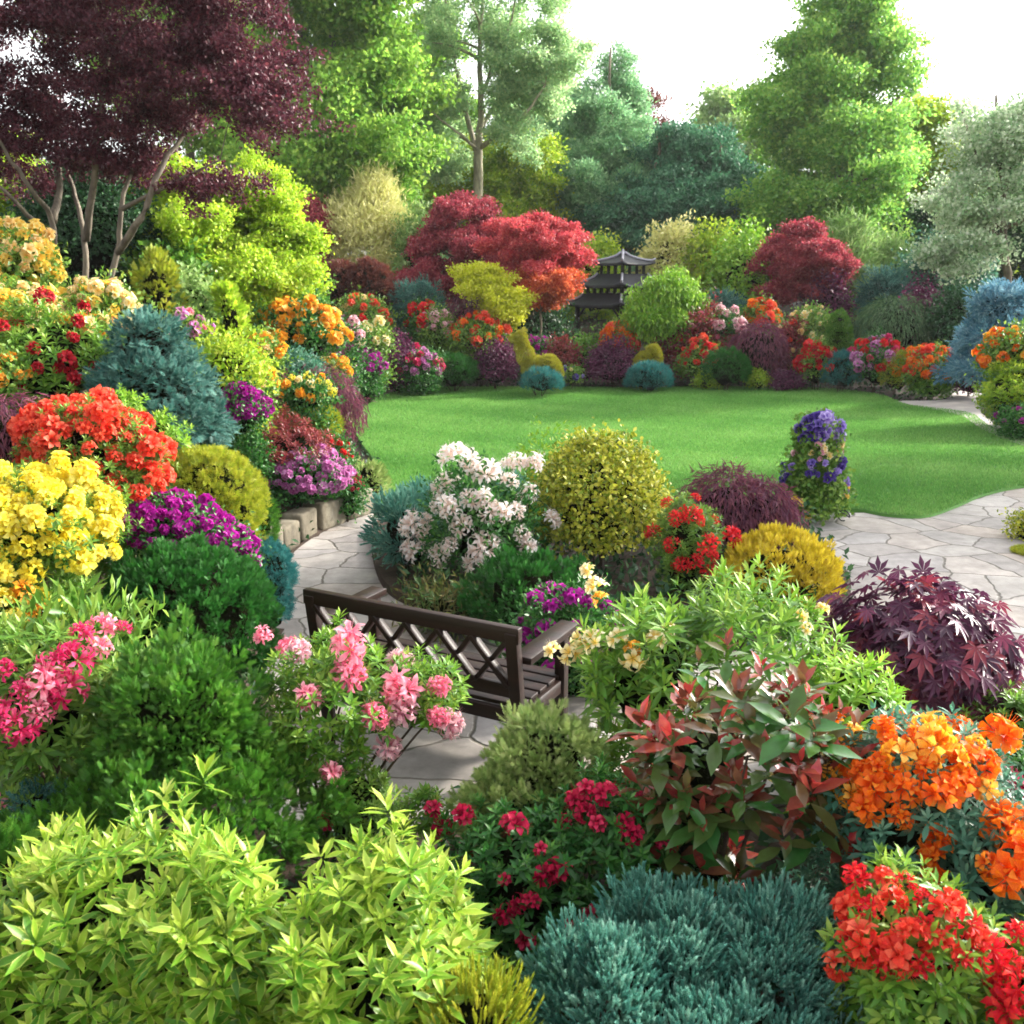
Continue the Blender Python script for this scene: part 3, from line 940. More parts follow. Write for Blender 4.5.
tree('copper_tree', 'thin reddish tree peeping out between the fir tip and the dark pines', 'tree',
     [E(628, 92, 662, 165, 48), E(600, 130, 650, 200, 47)], 'hedge_red', gp(640, 300, 48)[:2], .15, 26, .6, .2, .12, cover=1.1, group=TREES)
tree('pine_tree', 'dark blue green pine behind the pagoda roof', 'tree',
     [E(640, 118, 700, 200, 40), E(610, 170, 720, 260, 39), E(560, 190, 650, 255, 40)], 'tree_pine', gp(660, 320, 40)[:2], .2, 75, .7, .24, .12, cover=1.7, flat=.5, group=TREES)
tree('pine_tree', 'dark pine with a rounded knob top beside the tallest green tree', 'tree',
     [E(700, 132, 735, 180, 40), E(680, 160, 770, 262, 39), E(650, 200, 760, 275, 38)], 'tree_pine', gp(715, 320, 40)[:2], .2, 70, .7, .24, .12, cover=1.7, flat=.5, group=TREES)
tree('broadleaf_tree', 'tallest rounded green tree standing against the white sky', 'tree',
     [E(800, -35, 880, 70, 36), E(775, 15, 905, 120, 36), E(752, 70, 925, 180, 35.5), E(740, 120, 938, 250, 35), E(810, 180, 905, 275, 33.5), E(780, 30, 830, 100, 36), E(855, 25, 908, 105, 36)], 'tree_big', gp(838, 330, 36)[:2], .32, 150, .75, .2, .14, flat=.75, cover=1.15, limbs=44, shell=.35, group=TREES)
tree('broadleaf_tree', 'pale distant tree seen low in the sky gap beside the tallest tree', 'tree',
     [E(690, 98, 755, 170, 66), E(715, 120, 775, 180, 64)], 'palegreen', gp(725, 300, 66)[:2], .25, 32, 1.3, .4, .3, cover=1.2, group=TREES)
tree('broadleaf_tree', 'yellow green tree behind the white leaved tree at the right', 'tree',
     [E(880, 90, 960, 250, 38), E(930, 120, 1060, 280, 38)], 'lime', gp(925, 320, 38)[:2], .2, 50, .9, .24, .16, cover=1.2, group=TREES)
wb = gp(1008, 300, 25.5)
WB = [([np.array([wb[0], 25.5, float(gz(wb[0], 25.5)) - .1])] + pp((1007, 285), (1004, 240), (1002, 190), (1000, 140), (996, 95), d=25.5), .13, .03),
      (pp((1003, 215), (985, 180), (970, 140), (962, 110), d=25.5), .06, .02), (pp((1003, 190), (1020, 150), (1035, 110), d=25.5), .06, .02),
      (pp((1004, 240), (970, 215), (945, 190), d=25.2), .05, .015)]
tree('whitebeam_tree', 'silvery white leaved tree with a dark straight trunk at the right edge', 'tree',
     [E(935, 85, 1040, 175, 25.5), E(920, 130, 1070, 250, 25.5), E(925, 190, 1000, 285, 25), E(1000, 60, 1110, 200, 25.5), E(1030, 150, 1110, 260, 25.5)], 'whitebeam', wb[:2], .13, 130, .36, .15, .1, cover=1.0, limbs=26, paths=WB, shell=.3)
tree('broadleaf_tree', 'dark green tree filling the gap behind the white leaved tree trunk', 'tree',
     [E(980, 150, 1100, 300, 33), E(900, 200, 990, 300, 34)], 'dark_shrub', gp(1030, 320, 33)[:2], .16, 45, .8, .2, .13, cover=1.4)

tree('broadleaf_tree', 'broad green tree outside the right edge that shades the paving', 'tree',
     [(np.array([13.2, 15.3, 5.5]), np.array([3.2, 3.0, 3.0])), (np.array([12.2, 15.0, 3.6]), np.array([2.2, 2.2, 1.6]))], 'tree_big', (13.2, 15.4), .2, 70, .8, .2, .14, cover=1.4)
# ------------------------------------------------------------------ tall shrubs behind the lawn
tree('purple_maple', 'large purple leaved maple with several bare grey stems at the top left', 'tree',
     [E(-120, -130, 120, 125, 12.5, .8), E(30, -120, 250, 120, 12.3, .8), E(150, -40, 300, 130, 12.0, .9), E(225, 70, 305, 165, 11.8), E(-60, 80, 70, 165, 12.6), E(60, 90, 190, 150, 12.4),
      E(185, 168, 258, 205, 12.2), E(-10, 150, 60, 190, 13), E(50, 145, 160, 180, 12.6)], 'maple_tree', gp(85, 300, 12.5)[:2], .07, 250, .32, .07, .045, cover=1.25, limbs=14, flat=.5, bark='bark_grey', sub=7,
     paths=[([gp(62, 420, 12.5)] + pp((60, 300), (56, 255), (52, 215), (32, 190, -.4), (4, 150, -.6), (-30, 90, -.8), d=12.5), .056, .014), (pp((53, 222), (60, 190, .4), (58, 150, .6), (48, 90, .6), d=12.5), .05, .02),
            ([gp(86, 420, 12.7)] + pp((85, 290), (86, 240), (76, 200, .5), (62, 150, .8), (60, 80, .8), d=12.7), .048, .014), (pp((86, 240), (94, 180, -.3), (97, 120, -.4), (110, 50, -.4), d=12.7), .05, .02),
            ([gp(108, 420, 12.4)] + pp((110, 285), (119, 245), (122, 195), (150, 130, .3), (170, 70, .4), d=12.4), .048, .014), (pp((118, 252), (142, 218, -.4), (160, 165, -.1), (190, 125, .2), (215, 90, .5), d=12.4), .05, .015),
            (pp((54, 240), (28, 215, -.6), (0, 185, -1), (-40, 165, -1.2), d=12.5), .035, .012), (pp((120, 210), (170, 185, -.3), (220, 160, -.5), d=12.4), .03, .01)])
tree('golden_maple', 'bright yellow green maple behind the purple maple stems', 'tree',
     [E(110, 150, 250, 320, 16.5, .6), E(190, 150, 300, 260, 16.5, .7), E(230, 190, 315, 330, 16.3, .7), E(255, 165, 314, 260, 16.4), E(140, 240, 312, 345, 16), E(130, 160, 220, 260, 15.4)], 'yellowleaf', gp(225, 360, 16.5)[:2], .1, 170, .36, .1, .07, cover=1.8, flat=.6, lower=-.5)
tree('golden_maple', 'yellow green maple showing between the far left stems', 'tree',
     [E(-50, 125, 35, 250, 16), E(-10, 180, 40, 250, 16)], 'yellowleaf', gp(-5, 320, 16)[:2], .08, 40, .35, .1, .07, cover=1.6)
plant('evergreen_shrub', 'dark green tall shrub behind the purple maple trunks', 'shrub', [E(20, 160, 145, 300, 15)], 'dark_shrub', 'broad', .07, .045)
plant('evergreen_shrub', 'mid green shrub below the bright yellow maple', 'shrub', [E(140, 245, 205, 330, 14.8)], 'green', 'broad', .1, .07)
plant('bamboo_clump', 'pale straw yellow feathery bamboo in front of the bright green tree', 'bamboo', [E(325, 195, 415, 275, 30), E(355, 175, 395, 230, 30)], 'bamboo', 'airy', .22, .035, closed=0, up=1.0, cover=4.5)
plant('green_shrub', 'light green shrub right of the straw yellow bamboo', 'shrub', [E(395, 215, 440, 300, 29)], 'palegreen', 'airy', .16, .06, cover=3)
plant('red_maple', 'small rusty red maple above the clipped red hedge', 'maple', [E(296, 202, 328, 262, 29)], 'acer_crimson', 'broad', .09, .06, closed=.6)
plant('clipped_hedge', 'clipped rounded hedge with brownish red leaves', 'hedge', [E(316, 262, 362, 325, 25.5), E(345, 260, 396, 330, 25.5)], 'hedge_red', 'globe', .1, .06, closed=1.05)
tree('red_maple', 'tall dark red maple with a domed top left of the yellow maple', 'maple',
     [E(425, 195, 500, 260, 28), E(408, 220, 480, 300, 28), E(455, 215, 530, 275, 27.6), E(405, 260, 450, 310, 27.8)], 'acer_crimson', gp(465, 340, 28)[:2], .08, 75, .38, .11, .075, cover=2.0, flat=.6)
tree('red_maple', 'spreading scarlet and orange maple beside the pagoda roof', 'maple',
     [E(480, 218, 580, 262, 26), E(500, 226, 588, 280, 26), E(480, 250, 560, 300, 26.2)], 'acer_red', gp(535, 350, 26)[:2], .07, 75, .34, .1, .065, cover=1.9, flat=.55)
tree('orange_maple', 'orange tinted maple hanging beneath the scarlet crown beside the pagoda', 'maple',
     [E(505, 262, 580, 300, 25.4), E(515, 278, 566, 312, 25.2)], 'acer_orange', gp(540, 350, 25.4)[:2], .05, 45, .26, .09, .06, cover=1.5, flat=.6)
tree('yellow_maple', 'acid yellow maple in front of the two red maples', 'maple',
     [E(458, 265, 505, 310, 24.8), E(485, 285, 525, 325, 24.6)], 'acid', gp(490, 350, 24.8)[:2], .05, 40, .26, .1, .07, cover=1.9, flat=.6)
plant('yellow_shrub', 'yellow shrub glowing behind the pagoda', 'shrub', [E(575, 238, 618, 300, 32)], 'lime', 'broad', .12, .08)
plant('green_shrub', 'tall dull green shrub behind the pagoda posts', 'shrub', [E(590, 305, 660, 350, 33), E(545, 290, 585, 345, 32.5)], 'lime', 'broad', .12, .08)
tree('weeping_tree', 'small light green weeping tree on a thin trunk right of the pagoda', 'tree',
     [E(632, 292, 692, 338, 25), E(644, 278, 690, 315, 25)], 'bright', gp(664, 375, 25)[:2], .05, 65, .27, .13, .04, cover=2.4, kind='hang', flat=.8, top=2.6)
plant('pale_shrub', 'cream and green feathery shrub above the little weeping tree', 'shrub', [E(640, 228, 700, 310, 30)], 'bamboo', 'airy', .14, .07, cover=3)
plant('yellow_shrub', 'pale lemon yellow shrub beside the round bright green bush', 'shrub', [E(685, 230, 735, 310, 29.5)], 'lime', 'airy', .14, .07, cover=3.4, closed=.6)
plant('green_shrub', 'round bright green bush left of the crimson domed maple', 'shrub', [E(714, 238, 775, 322, 28.5)], 'bright', 'broad', .12, .08)
tree('red_maple', 'round crimson domed maple with dark purple underside on the right', 'maple',
     [E(762, 224, 842, 285, 27.5), E(756, 245, 800, 305, 27.4), E(800, 245, 850, 290, 27.4), E(775, 240, 835, 310, 27.6)], 'acer_crimson', gp(805, 350, 27.5)[:2], .07, 80, .32, .1, .065, cover=2.0, flat=.6)
plant('purple_shrub', 'dark purple shrub tucked under the right side of the crimson maple', 'shrub', [E(808, 275, 846, 335, 27)], 'berberis', 'broad', .09, .06)
plant('bamboo_clump', 'tall pale green bamboo right of the crimson domed maple', 'bamboo', [E(825, 225, 870, 330, 30)], 'palegreen', 'airy', .22, .04, closed=.5, up=.9, cover=4.5)
plant('bamboo_clump', 'wispy green bamboo below the tallest tree', 'bamboo', [E(862, 240, 915, 320, 31)], 'palegreen', 'airy', .2, .05, closed=.5, up=.9, cover=4)
plant('green_shrub', 'blue green shrub beneath the white leaved tree', 'shrub', [E(905, 240, 985, 320, 28)], 'blueleaf', 'broad', .11, .07)
plant('green_shrub', 'leafy green bush behind the red maple and left of the clipped hedge', 'shrub', [E(270, 260, 325, 340, 24)], 'green', 'broad', .1, .07)
plant('blue_spruce', 'tall steel blue spruce at the right edge', 'spruce', [E(975, 285, 1030, 330, 21), E(962, 315, 1040, 365, 21), E(950, 345, 1045, 395, 21)], 'spruce_blue', 'brush_far', .16, .08, nstem=1, stem_r=.05, cover=4, closed=.85)
plant('green_shrub', 'dark clipped shrub left of the tall steel blue spruce', 'shrub', [E(926, 288, 982, 385, 23.5)], 'dark_shrub', 'broad', .09, .06)
plant('purple_shrub', 'dark purple hedge between the dark dome and the dark clipped shrub', 'shrub', [E(900, 285, 940, 385, 25)], 'berberis', 'broad', .09, .06)
plant('weeping_shrub', 'grey green dome of drooping foliage behind the pink azalea', 'shrub', [E(858, 298, 926, 360, 24)], 'grey_dome', 'weep', .16, .08, lower=-.2, cover=4)
plant('blue_conifer', 'grey blue conifer tip behind the grey green dome', 'conifer', [E(860, 272, 905, 330, 27)], 'spruce', 'brush_far', .16, .07, nstem=1)

# ------------------------------------------------------------------ border behind the lawn, left to right
AZ = 'azaleas of the far border'
plant('azalea_bush', 'red and yellow tipped azalea in front of the clipped red hedge', 'azalea', [E(340, 300, 390, 345, 24)], 'azleaf', 'broad', .08, .05, [dict(matk=['f_coral', 'f_red', 'f_coral', 'f_peach'], r=.17, n=14)], AZ)
plant('azalea_bush', 'cream azalea in front of the red and yellow one', 'azalea', [E(352, 328, 388, 360, 21.5)], 'azleaf', 'broad', .08, .05, [dict(matk='f_cream', r=.2, n=7)], AZ)
plant('rhododendron_bush', 'pale pink rhododendron beside the cream azalea', 'rhododendron', [E(328, 322, 360, 352, 19.5)], 'azleaf_dark', 'broad', .08, .04, [dict(matk='f_palepink', r=.22, n=7)])
plant('weeping_spruce', 'blue green weeping spruce behind red and white trusses', 'spruce', [E(390, 284, 445, 345, 25.5)], 'spruce', 'brush_far', .16, .07, nstem=1)
plant('rhododendron_bush', 'rhododendron with scarlet trusses against the blue weeping spruce', 'rhododendron', [E(408, 304, 438, 345, 24.6)], 'azleaf_dark', 'broad', .08, .04, [dict(matk='f_red', r=.22, n=7)])
plant('rhododendron_bush', 'rhododendron with white pink trusses right of the scarlet one', 'rhododendron', [E(420, 310, 452, 358, 24.3)], 'azleaf', 'broad', .08, .04, [dict(matk='f_palepink', r=.17, n=10)])
plant('azalea_bush', 'small magenta azalea at the left end of the lawn border', 'azalea', [E(352, 353, 382, 388, 21)], 'azleaf_dark', 'broad', .06, .035, [dict(matk='f_magenta', r=.13, n=18)], AZ)
plant('purple_berberis', 'low dark purple bush between the magenta and pink azaleas', 'shrub', [E(378, 340, 418, 385, 22.5)], 'berberis', 'broad', .06, .04)
plant('azalea_bush', 'mauve pink azalea left of the dark green globe', 'azalea', [E(393, 350, 442, 390, 22.5)], 'azleaf_dark', 'broad', .06, .035, [dict(matk=['f_lilac', 'f_hotpink', 'f_lilac'], r=.14, n=26)], AZ)
plant('globe_conifer', 'dark green globe conifer at the back lawn edge left of the purple bush', 'conifer', [E(430, 354, 476, 392, 23)], 'thuja_dark', 'globe', .1, .06)
plant('weeping_maple', 'dark wine red maple mound behind the orange red azalea', 'maple', [E(448, 298, 493, 340, 25)], 'maple_weep', 'weep', .14, .09, lower=-.2)
plant('azalea_bush', 'orange red azalea in front of the wine red maple', 'azalea', [E(452, 318, 508, 362, 24.2)], 'azleaf', 'broad', .07, .05, [dict(matk=['f_coral', 'f_orange', 'f_coral'], r=.17, n=20)], AZ)
plant('purple_berberis', 'rounded dark purple berberis left of the topiary animal', 'shrub', [E(476, 344, 516, 392, 23.4)], 'berberis', 'broad', .06, .04)
plant('azalea_bush', 'purple magenta azalea peeping behind the topiary animal', 'azalea', [E(522, 338, 550, 372, 24.6)], 'azleaf_dark', 'broad', .06, .04, [dict(matk='f_magenta', r=.14, n=10)], AZ)
plant('heather_shrub', 'dusky red bush behind the rump of the topiary animal', 'shrub', [E(540, 340, 578, 385, 24.5)], 'redleaf', 'broad', .07, .045)
plant('globe_conifer', 'teal dwarf conifer mound under the topiary animal', 'conifer', [E(522, 369, 562, 396, 22.1)], 'teal_far', 'globe', .09, .04, up=.8)
plant('evergreen_shrub', 'tall mixed green shrub in front of the pagoda posts', 'shrub', [E(570, 336, 600, 390, 24.8)], 'green', 'broad', .09, .06)
plant('green_shrub', 'dark green shrub mass behind the purple berberis', 'shrub', [E(500, 300, 570, 370, 26.5)], 'dark_shrub', 'broad', .1, .07)
plant('azalea_bush', 'bright orange azalea in front of the pagoda', 'azalea', [E(602, 324, 636, 365, 25)], 'azleaf', 'broad', .07, .05, [dict(matk=['f_coral', 'f_orange'], r=.18, n=18)], AZ)
plant('purple_berberis', 'very dark purple bush beneath the bright orange azalea', 'shrub', [E(588, 344, 638, 390, 24)], 'berberis', 'broad', .06, .04)
plant('globe_conifer', 'teal dwarf conifer mound beneath the kidney shaped golden topiary', 'conifer', [E(626, 363, 672, 395, 23)], 'teal_far', 'globe', .09, .04, up=.8)
plant('rhododendron_bush', 'dusty red flowered bush beside the weeping tree trunk', 'rhododendron', [E(664, 308, 722, 375, 25)], 'redleaf', 'broad', .09, .05, [dict(matk=['f_pink', 'f_coral'], r=.14, n=14)])
plant('azalea_bush', 'coral red azalea at the lawn edge left of the green dome', 'azalea', [E(682, 340, 714, 388, 24)], 'azleaf', 'broad', .07, .04, [dict(matk=['f_coral', 'f_red'], r=.15, n=16)], AZ)
plant('globe_conifer', 'mid green dome conifer at the lawn edge below the lilac truss', 'conifer', [E(704, 350, 749, 392, 23.2)], 'thuja_dark', 'globe', .1, .06)
plant('blue_conifer', 'blue grey cushion conifer above the lilac pink truss', 'conifer', [E(697, 294, 746, 335, 26.3)], 'spruce', 'brush_far', .15, .07, nstem=1)
plant('rhododendron_bush', 'rhododendron with one big pale lilac truss below the blue grey cushion', 'rhododendron', [E(708, 312, 736, 340, 24.8)], 'azleaf_dark', 'broad', .07, .04, [dict(matk='f_palepink', r=.26, n=5)])
plant('weeping_maple', 'wide purple leaved dome at the back of the lawn', 'maple', [E(730, 322, 786, 385, 24)], 'maple_weep', 'weep', .14, .08, lower=-.3)
plant('azalea_bush', 'vivid orange azalea above the wide purple dome', 'azalea', [E(745, 303, 778, 338, 25.6)], 'azleaf', 'broad', .07, .05, [dict(matk=['f_orange', 'f_coral'], r=.2, n=12)], AZ)
plant('azalea_bush', 'azalea with scattered cream flowers left of the green cone', 'azalea', [E(788, 308, 834, 365, 25)], 'azleaf', 'broad', .08, .05, [dict(matk=['f_cream', 'f_cream', 'f_peach'], r=.13, n=16)], AZ)
plant('azalea_bush', 'salmon flowered azalea between the purple dome and the cream flowers', 'azalea', [E(776, 322, 802, 378, 24.6)], 'redleaf', 'broad', .08, .05, [dict(matk=['f_coral', 'f_peach'], r=.12, n=8)], AZ)
plant('topiary_cone', 'clipped mid green cone right of the cream flowered azalea', 'topiary', [E(829, 311, 848, 340, 23.9), E(825, 318, 852, 362, 23.9), E(822, 335, 855, 392, 23.9)], 'green', 'globe', .06, .04, amp=.02, jit=.06, cover=5)
plant('azalea_bush', 'upright scarlet azalea at the right back lawn edge', 'azalea', [E(800, 343, 830, 392, 23.3)], 'azleaf', 'broad', .06, .04, [dict(matk=['f_red', 'f_darkred'], r=.16, n=26)], AZ)
plant('globe_conifer', 'teal mound right of the upright scarlet azalea', 'conifer', [E(822, 352, 862, 394, 23)], 'teal_far', 'globe', .1, .05)
plant('azalea_bush', 'mauve pink azalea below the grey green dome', 'azalea', [E(853, 340, 900, 392, 22.8)], 'azleaf_dark', 'broad', .06, .04, [dict(matk=['f_lilac', 'f_hotpink', 'f_red'], r=.18, n=28)], AZ)
plant('globe_conifer', 'golden upright globe beside the orange azalea mound', 'conifer', [E(880, 351, 914, 398, 22.3)], 'thuja_gold', 'globe', .07, .04, amp=.02)
plant('azalea_bush', 'broad orange azalea mound by the right end of the lawn', 'azalea', [E(895, 350, 955, 396, 22.2)], 'azleaf', 'broad', .07, .05, [dict(matk=['f_orange', 'f_coral'], r=.17, n=30)], AZ)
plant('low_shrub', 'low green spreading plant beneath the broad orange azalea', 'shrub', [E(912, 380, 950, 398, 21.9)], 'green', 'broad', .07, .04)
plant('purple_berberis', 'plum purple mound at the foot of the steel blue spruce', 'shrub', [E(952, 365, 990, 398, 22)], 'berberis', 'broad', .06, .04, [dict(matk='f_magenta', r=.08, n=10)])
plant('azalea_bush', 'orange peach azalea at the right edge in front of the blue spruce', 'azalea', [E(986, 330, 1050, 395, 17.9)], 'azleaf', 'broad', .07, .05, [dict(matk=['f_orange', 'f_gold', 'f_orange'], r=.18, n=16)], AZ)
plant('golden_shrub', 'golden green leafy shrub below the orange peach azalea at the right edge', 'shrub', [E(982, 362, 1050, 425, 17.2)], 'lime', 'rosette', .08, .035)
plant('low_shrub', 'pink flowering low plant beside the stone path edge on the right', 'shrub', [E(1000, 408, 1050, 434, 16.4)], 'azleaf_dark', 'broad', .05, .03, [dict(matk=['f_lilac', 'f_magenta'], r=.07, n=12)])
plant('pale_shrub', 'tiny yellow green tuft at the lawn edge beneath the coral azalea', 'shrub', [E(696, 372, 716, 392, 23.4)], 'lime', 'broad', .05, .03, nstem=1)
plant('pale_shrub', 'tiny lime tuft right of the green dome conifer', 'shrub', [E(748, 370, 768, 392, 23.4)], 'lime', 'broad', .05, .03, nstem=1)
plant('low_shrub', 'dark purple low plant left of the upright scarlet azalea', 'shrub', [E(770, 372, 802, 394, 23.3)], 'berberis', 'broad', .05, .03, nstem=1)
plant('pansy_clump', 'small clump of purple and white pansies right of the teal mound', 'flowers', [E(562, 366, 580, 388, 23.4)], 'azleaf', 'broad', .05, .03, [dict(matk=['f_purple', 'f_mauve', 'f_cream'], r=.1, n=6)], nstem=1)
plant('globe_conifer', 'small green and gold globe at the right edge beside the paving', 'conifer', [E(1012, 512, 1048, 550, 10.2)], 'holly', 'broad', .04, .025)
plant('globe_conifer', 'lower golden globe at the right edge nearest the paving', 'conifer', [E(1013, 548, 1050, 590, 9.6)], 'thuja_gold', 'globe', .05, .03)

# ------------------------------------------------------------------ left bank, back to front
plant('columnar_conifer', 'thin dark green columnar conifer below the yellow maple', 'conifer', [E(202, 282, 222, 350, 14)], 'thuja_dark', 'frond', .1, .06)
plant('columnar_conifer', 'narrow golden columnar conifer right of the thin dark one', 'conifer', [E(219, 290, 243, 360, 13.2), E(216, 285, 232, 320, 13.2)], 'yellowleaf', 'frond', .1, .06)
plant('columnar_conifer', 'broad yellow green upright conifer behind the blue spruce', 'conifer', [E(136, 256, 178, 335, 13)], 'thuja_gold', 'frond', .11, .07)
plant('evergreen_shrub', 'variegated cream and green shrub between the upright conifers', 'shrub', [E(175, 275, 215, 345, 13.4)], 'palegreen', 'broad', .07, .05)
plant('azalea_bush', 'tall butter yellow azalea at the far left in front of the maple stems', 'azalea', [E(-30, 228, 55, 330, 10.6)], 'azleaf', 'broad', .06, .035, [dict(matk=['f_butter', 'f_peach', 'f_butter'], r=.13, n=46)])
plant('azalea_bush', 'peach and gold azalea below the butter yellow one', 'azalea', [E(-20, 290, 62, 370, 9.8)], 'azleaf', 'broad', .06, .035, [dict(matk=['f_peach', 'f_butter', 'f_peach', 'f_butter'], r=.12, n=30)])
plant('azalea_bush', 'creamy yellow azalea beneath the right hand maple stem', 'azalea', [E(66, 285, 138, 360, 10.4)], 'azleaf', 'broad', .06, .035, [dict(matk=['f_peach', 'f_cream', 'f_butter'], r=.1, n=30)])
plant('rhododendron_bush', 'rhododendron with scattered dark red trusses left of the blue spruce', 'rhododendron', [E(-10, 305, 118, 420, 8.9)], 'lush', 'rosette', .085, .03,
      [dict(matk='f_darkred', r=.085, pts=[(45, 297), (77, 322), (73, 337), (34, 350), (38, 368), (57, 368), (66, 361), (73, 378), (98, 370), (3, 328), (20, 385)], hi=True, n=6)], group='rhododendrons on the left bank')
plant('azalea_bush', 'golden yellow azalea sprig right of the dark red trusses', 'azalea', [E(60, 318, 122, 350, 9.2)], 'azleaf', 'broad', .05, .03, [dict(matk=['f_gold', 'f_peach'], r=.09, n=14)])
plant('azalea_bush', 'yellow azalea at the far left edge above the purple maple mound', 'azalea', [E(-25, 355, 22, 400, 8.2)], 'azleaf', 'broad', .05, .03, [dict(matk=['f_gold'], r=.09, n=8)])
plant('blue_spruce', 'large blue green dome shaped spruce on the left bank', 'spruce', [E(112, 313, 186, 390, 8.6), E(92, 345, 212, 440, 8.5), E(80, 385, 228, 470, 8.4)], 'spruce', 'brush', .078, .058, nstem=1, stem_r=.05, cover=3.4, jit=.3, amp=.06, tmpl=FROND, flatn=True, m=9, up=-.1)
plant('azalea_bush', 'pink azalea peeping behind the top of the dome spruce', 'azalea', [E(172, 314, 206, 350, 11)], 'azleaf', 'broad', .05, .03, [dict(matk=['f_pink', 'f_lilac'], r=.1, n=8)])
plant('green_shrub', 'yellow green loose shrub right of the dome spruce', 'shrub', [E(196, 335, 262, 410, 10.6)], 'lime', 'broad', .06, .035)
plant('azalea_bush', 'golden orange azalea with large trusses below the yellow maple', 'azalea', [E(262, 305, 340, 370, 15.3)], 'azleaf_dark', 'broad', .07, .04, [dict(matk='f_gold', r=.17, n=28)])
plant('azalea_bush', 'apricot azalea left of the golden orange azalea', 'azalea', [E(236, 335, 280, 375, 13.4)], 'azleaf', 'broad', .06, .04, [dict(matk=['f_gold', 'f_peach'], r=.12, n=10)])
plant('azalea_bush', 'yellow azalea cascade between the dome spruce and the purple mound', 'azalea', [E(232, 355, 272, 412, 11.2)], 'azleaf', 'broad', .05, .03, [dict(matk=['f_gold', 'f_yellow', 'f_peach'], r=.1, n=16)])
plant('azalea_bush', 'small apricot azalea at the lawn corner above the purple weeping maple', 'azalea', [E(318, 360, 348, 385, 15)], 'azleaf', 'broad', .05, .03, [dict(matk=['f_gold', 'f_peach'], r=.12, n=8)])
plant('evergreen_shrub', 'grey green bush between the golden azaleas', 'shrub', [E(270, 355, 325, 400, 14)], 'blueleaf', 'broad', .05, .03)
plant('purple_berberis', 'dark purple bush behind the golden orange azalea', 'shrub', [E(300, 318, 345, 360, 17.5)], 'berberis', 'broad', .06, .04)
plant('weeping_maple', 'drooping purple maple mound at the left lawn edge', 'maple', [E(302, 370, 350, 415, 13), E(328, 385, 360, 440, 12.7), E(272, 380, 310, 412, 12.6)], 'maple_weep', 'weep', .13, .05, lower=-.4)
plant('azalea_bush', 'lemon yellow azalea in front of the drooping purple maple', 'azalea', [E(283, 378, 332, 415, 12)], 'azleaf_dark', 'broad', .05, .03, [dict(matk=['f_yellow', 'f_gold', 'f_cream'], r=.09, n=14)])
plant('golden_shrub', 'golden green low conifer below the lemon yellow azalea', 'conifer', [E(275, 405, 340, 445, 12.2)], 'thuja_gold', 'globe', .07, .035)
plant('azalea_bush', 'vivid magenta azalea right of the dome spruce', 'azalea', [E(218, 390, 266, 440, 10.2)], 'azleaf_dark', 'broad', .04, .025, [dict(matk='f_magenta', r=.085, n=44, nfl=14)])
plant('red_leaf_shrub', 'dark red leaved shrub above the lilac pink azalea', 'shrub', [E(232, 418, 328, 475, 10.9)], 'redleaf', 'rosette', .06, .02)
plant('azalea_bush', 'small bright red azalea right of the dark red leaved shrub', 'azalea', [E(314, 438, 350, 478, 11.6)], 'azleaf_dark', 'broad', .04, .025, [dict(matk='f_red', r=.06, n=16)])
plant('azalea_bush', 'lilac pink azalea mound above the low stone wall', 'azalea', [E(264, 453, 350, 508, 10.7)], 'azleaf_dark', 'broad', .04, .025, [dict(matk='f_lilac', r=.09, n=56, nfl=14)])
plant('azalea_bush', 'crimson red azalea fringe at the lower right of the lilac mound', 'azalea', [E(330, 470, 362, 506, 10.9)], 'azleaf_dark', 'broad', .04, .025, [dict(matk='f_crimson', r=.05, n=18)])
plant('golden_shrub', 'golden green drooping conifer at the left end of the lawn', 'conifer', [E(348, 458, 386, 512, 12.0)], 'juniper_gold', 'frond', .08, .04)
plant('globe_conifer', 'large golden globe conifer on the left bank', 'conifer', [E(152, 446, 264, 565, 7.2)], 'thuja_gold', 'globe', .05, .04, cover=5.5, closed=.9)
plant('low_conifer', 'small bright green conifer right of the golden globe', 'conifer', [E(232, 490, 278, 560, 8.6)], 'thuja', 'globe', .06, .03)
plant('globe_conifer', 'blue green globe conifer beside the path', 'conifer', [E(238, 540, 295, 612, 7.3)], 'teal_far', 'globe', .045, .035, cover=5, closed=.9)
plant('green_shrub', 'lime green leafy shrub between the orange red azalea and dome spruce', 'shrub', [E(92, 388, 142, 440, 7.6)], 'bright', 'rosette', .06, .022)
plant('weeping_maple', 'purple weeping maple mound at the far left edge', 'maple', [E(-60, 398, 62, 490, 6.6)], 'maple_weep', 'weep', .1, .045, lower=-.3)
plant('azalea_bush', 'orange red azalea with dense trusses on the left bank', 'azalea', [E(28, 405, 155, 500, 6.4), E(95, 430, 165, 520, 6.3)], 'azleaf', 'rosette', .05, .018,
      [dict(matk='f_coral', r=.078, n=88, hi=True, lower=-.2, nfl=10)], closed=.7)
plant('green_shrub', 'yellow green sprig right of the orange red azalea', 'shrub', [E(140, 415, 185, 460, 7.2)], 'bright', 'rosette', .06, .02)
plant('azalea_bush', 'deep magenta azalea below the golden globe conifer', 'azalea', [E(126, 498, 220, 560, 6.2), E(190, 520, 250, 590, 6.1)], 'azleaf_dark', 'broad', .035, .02, [dict(matk='f_magenta', r=.078, n=56, lower=-.2, nfl=14)])
plant('azalea_bush', 'large bright yellow azalea on the left bank', 'azalea', [E(-40, 478, 106, 592, 5.2)], 'azleaf', 'rosette', .05, .018,
      [dict(matk='f_yellow', r=.08, n=96, hi=True, lower=-.3, nfl=12)], closed=.7, amp=.2)
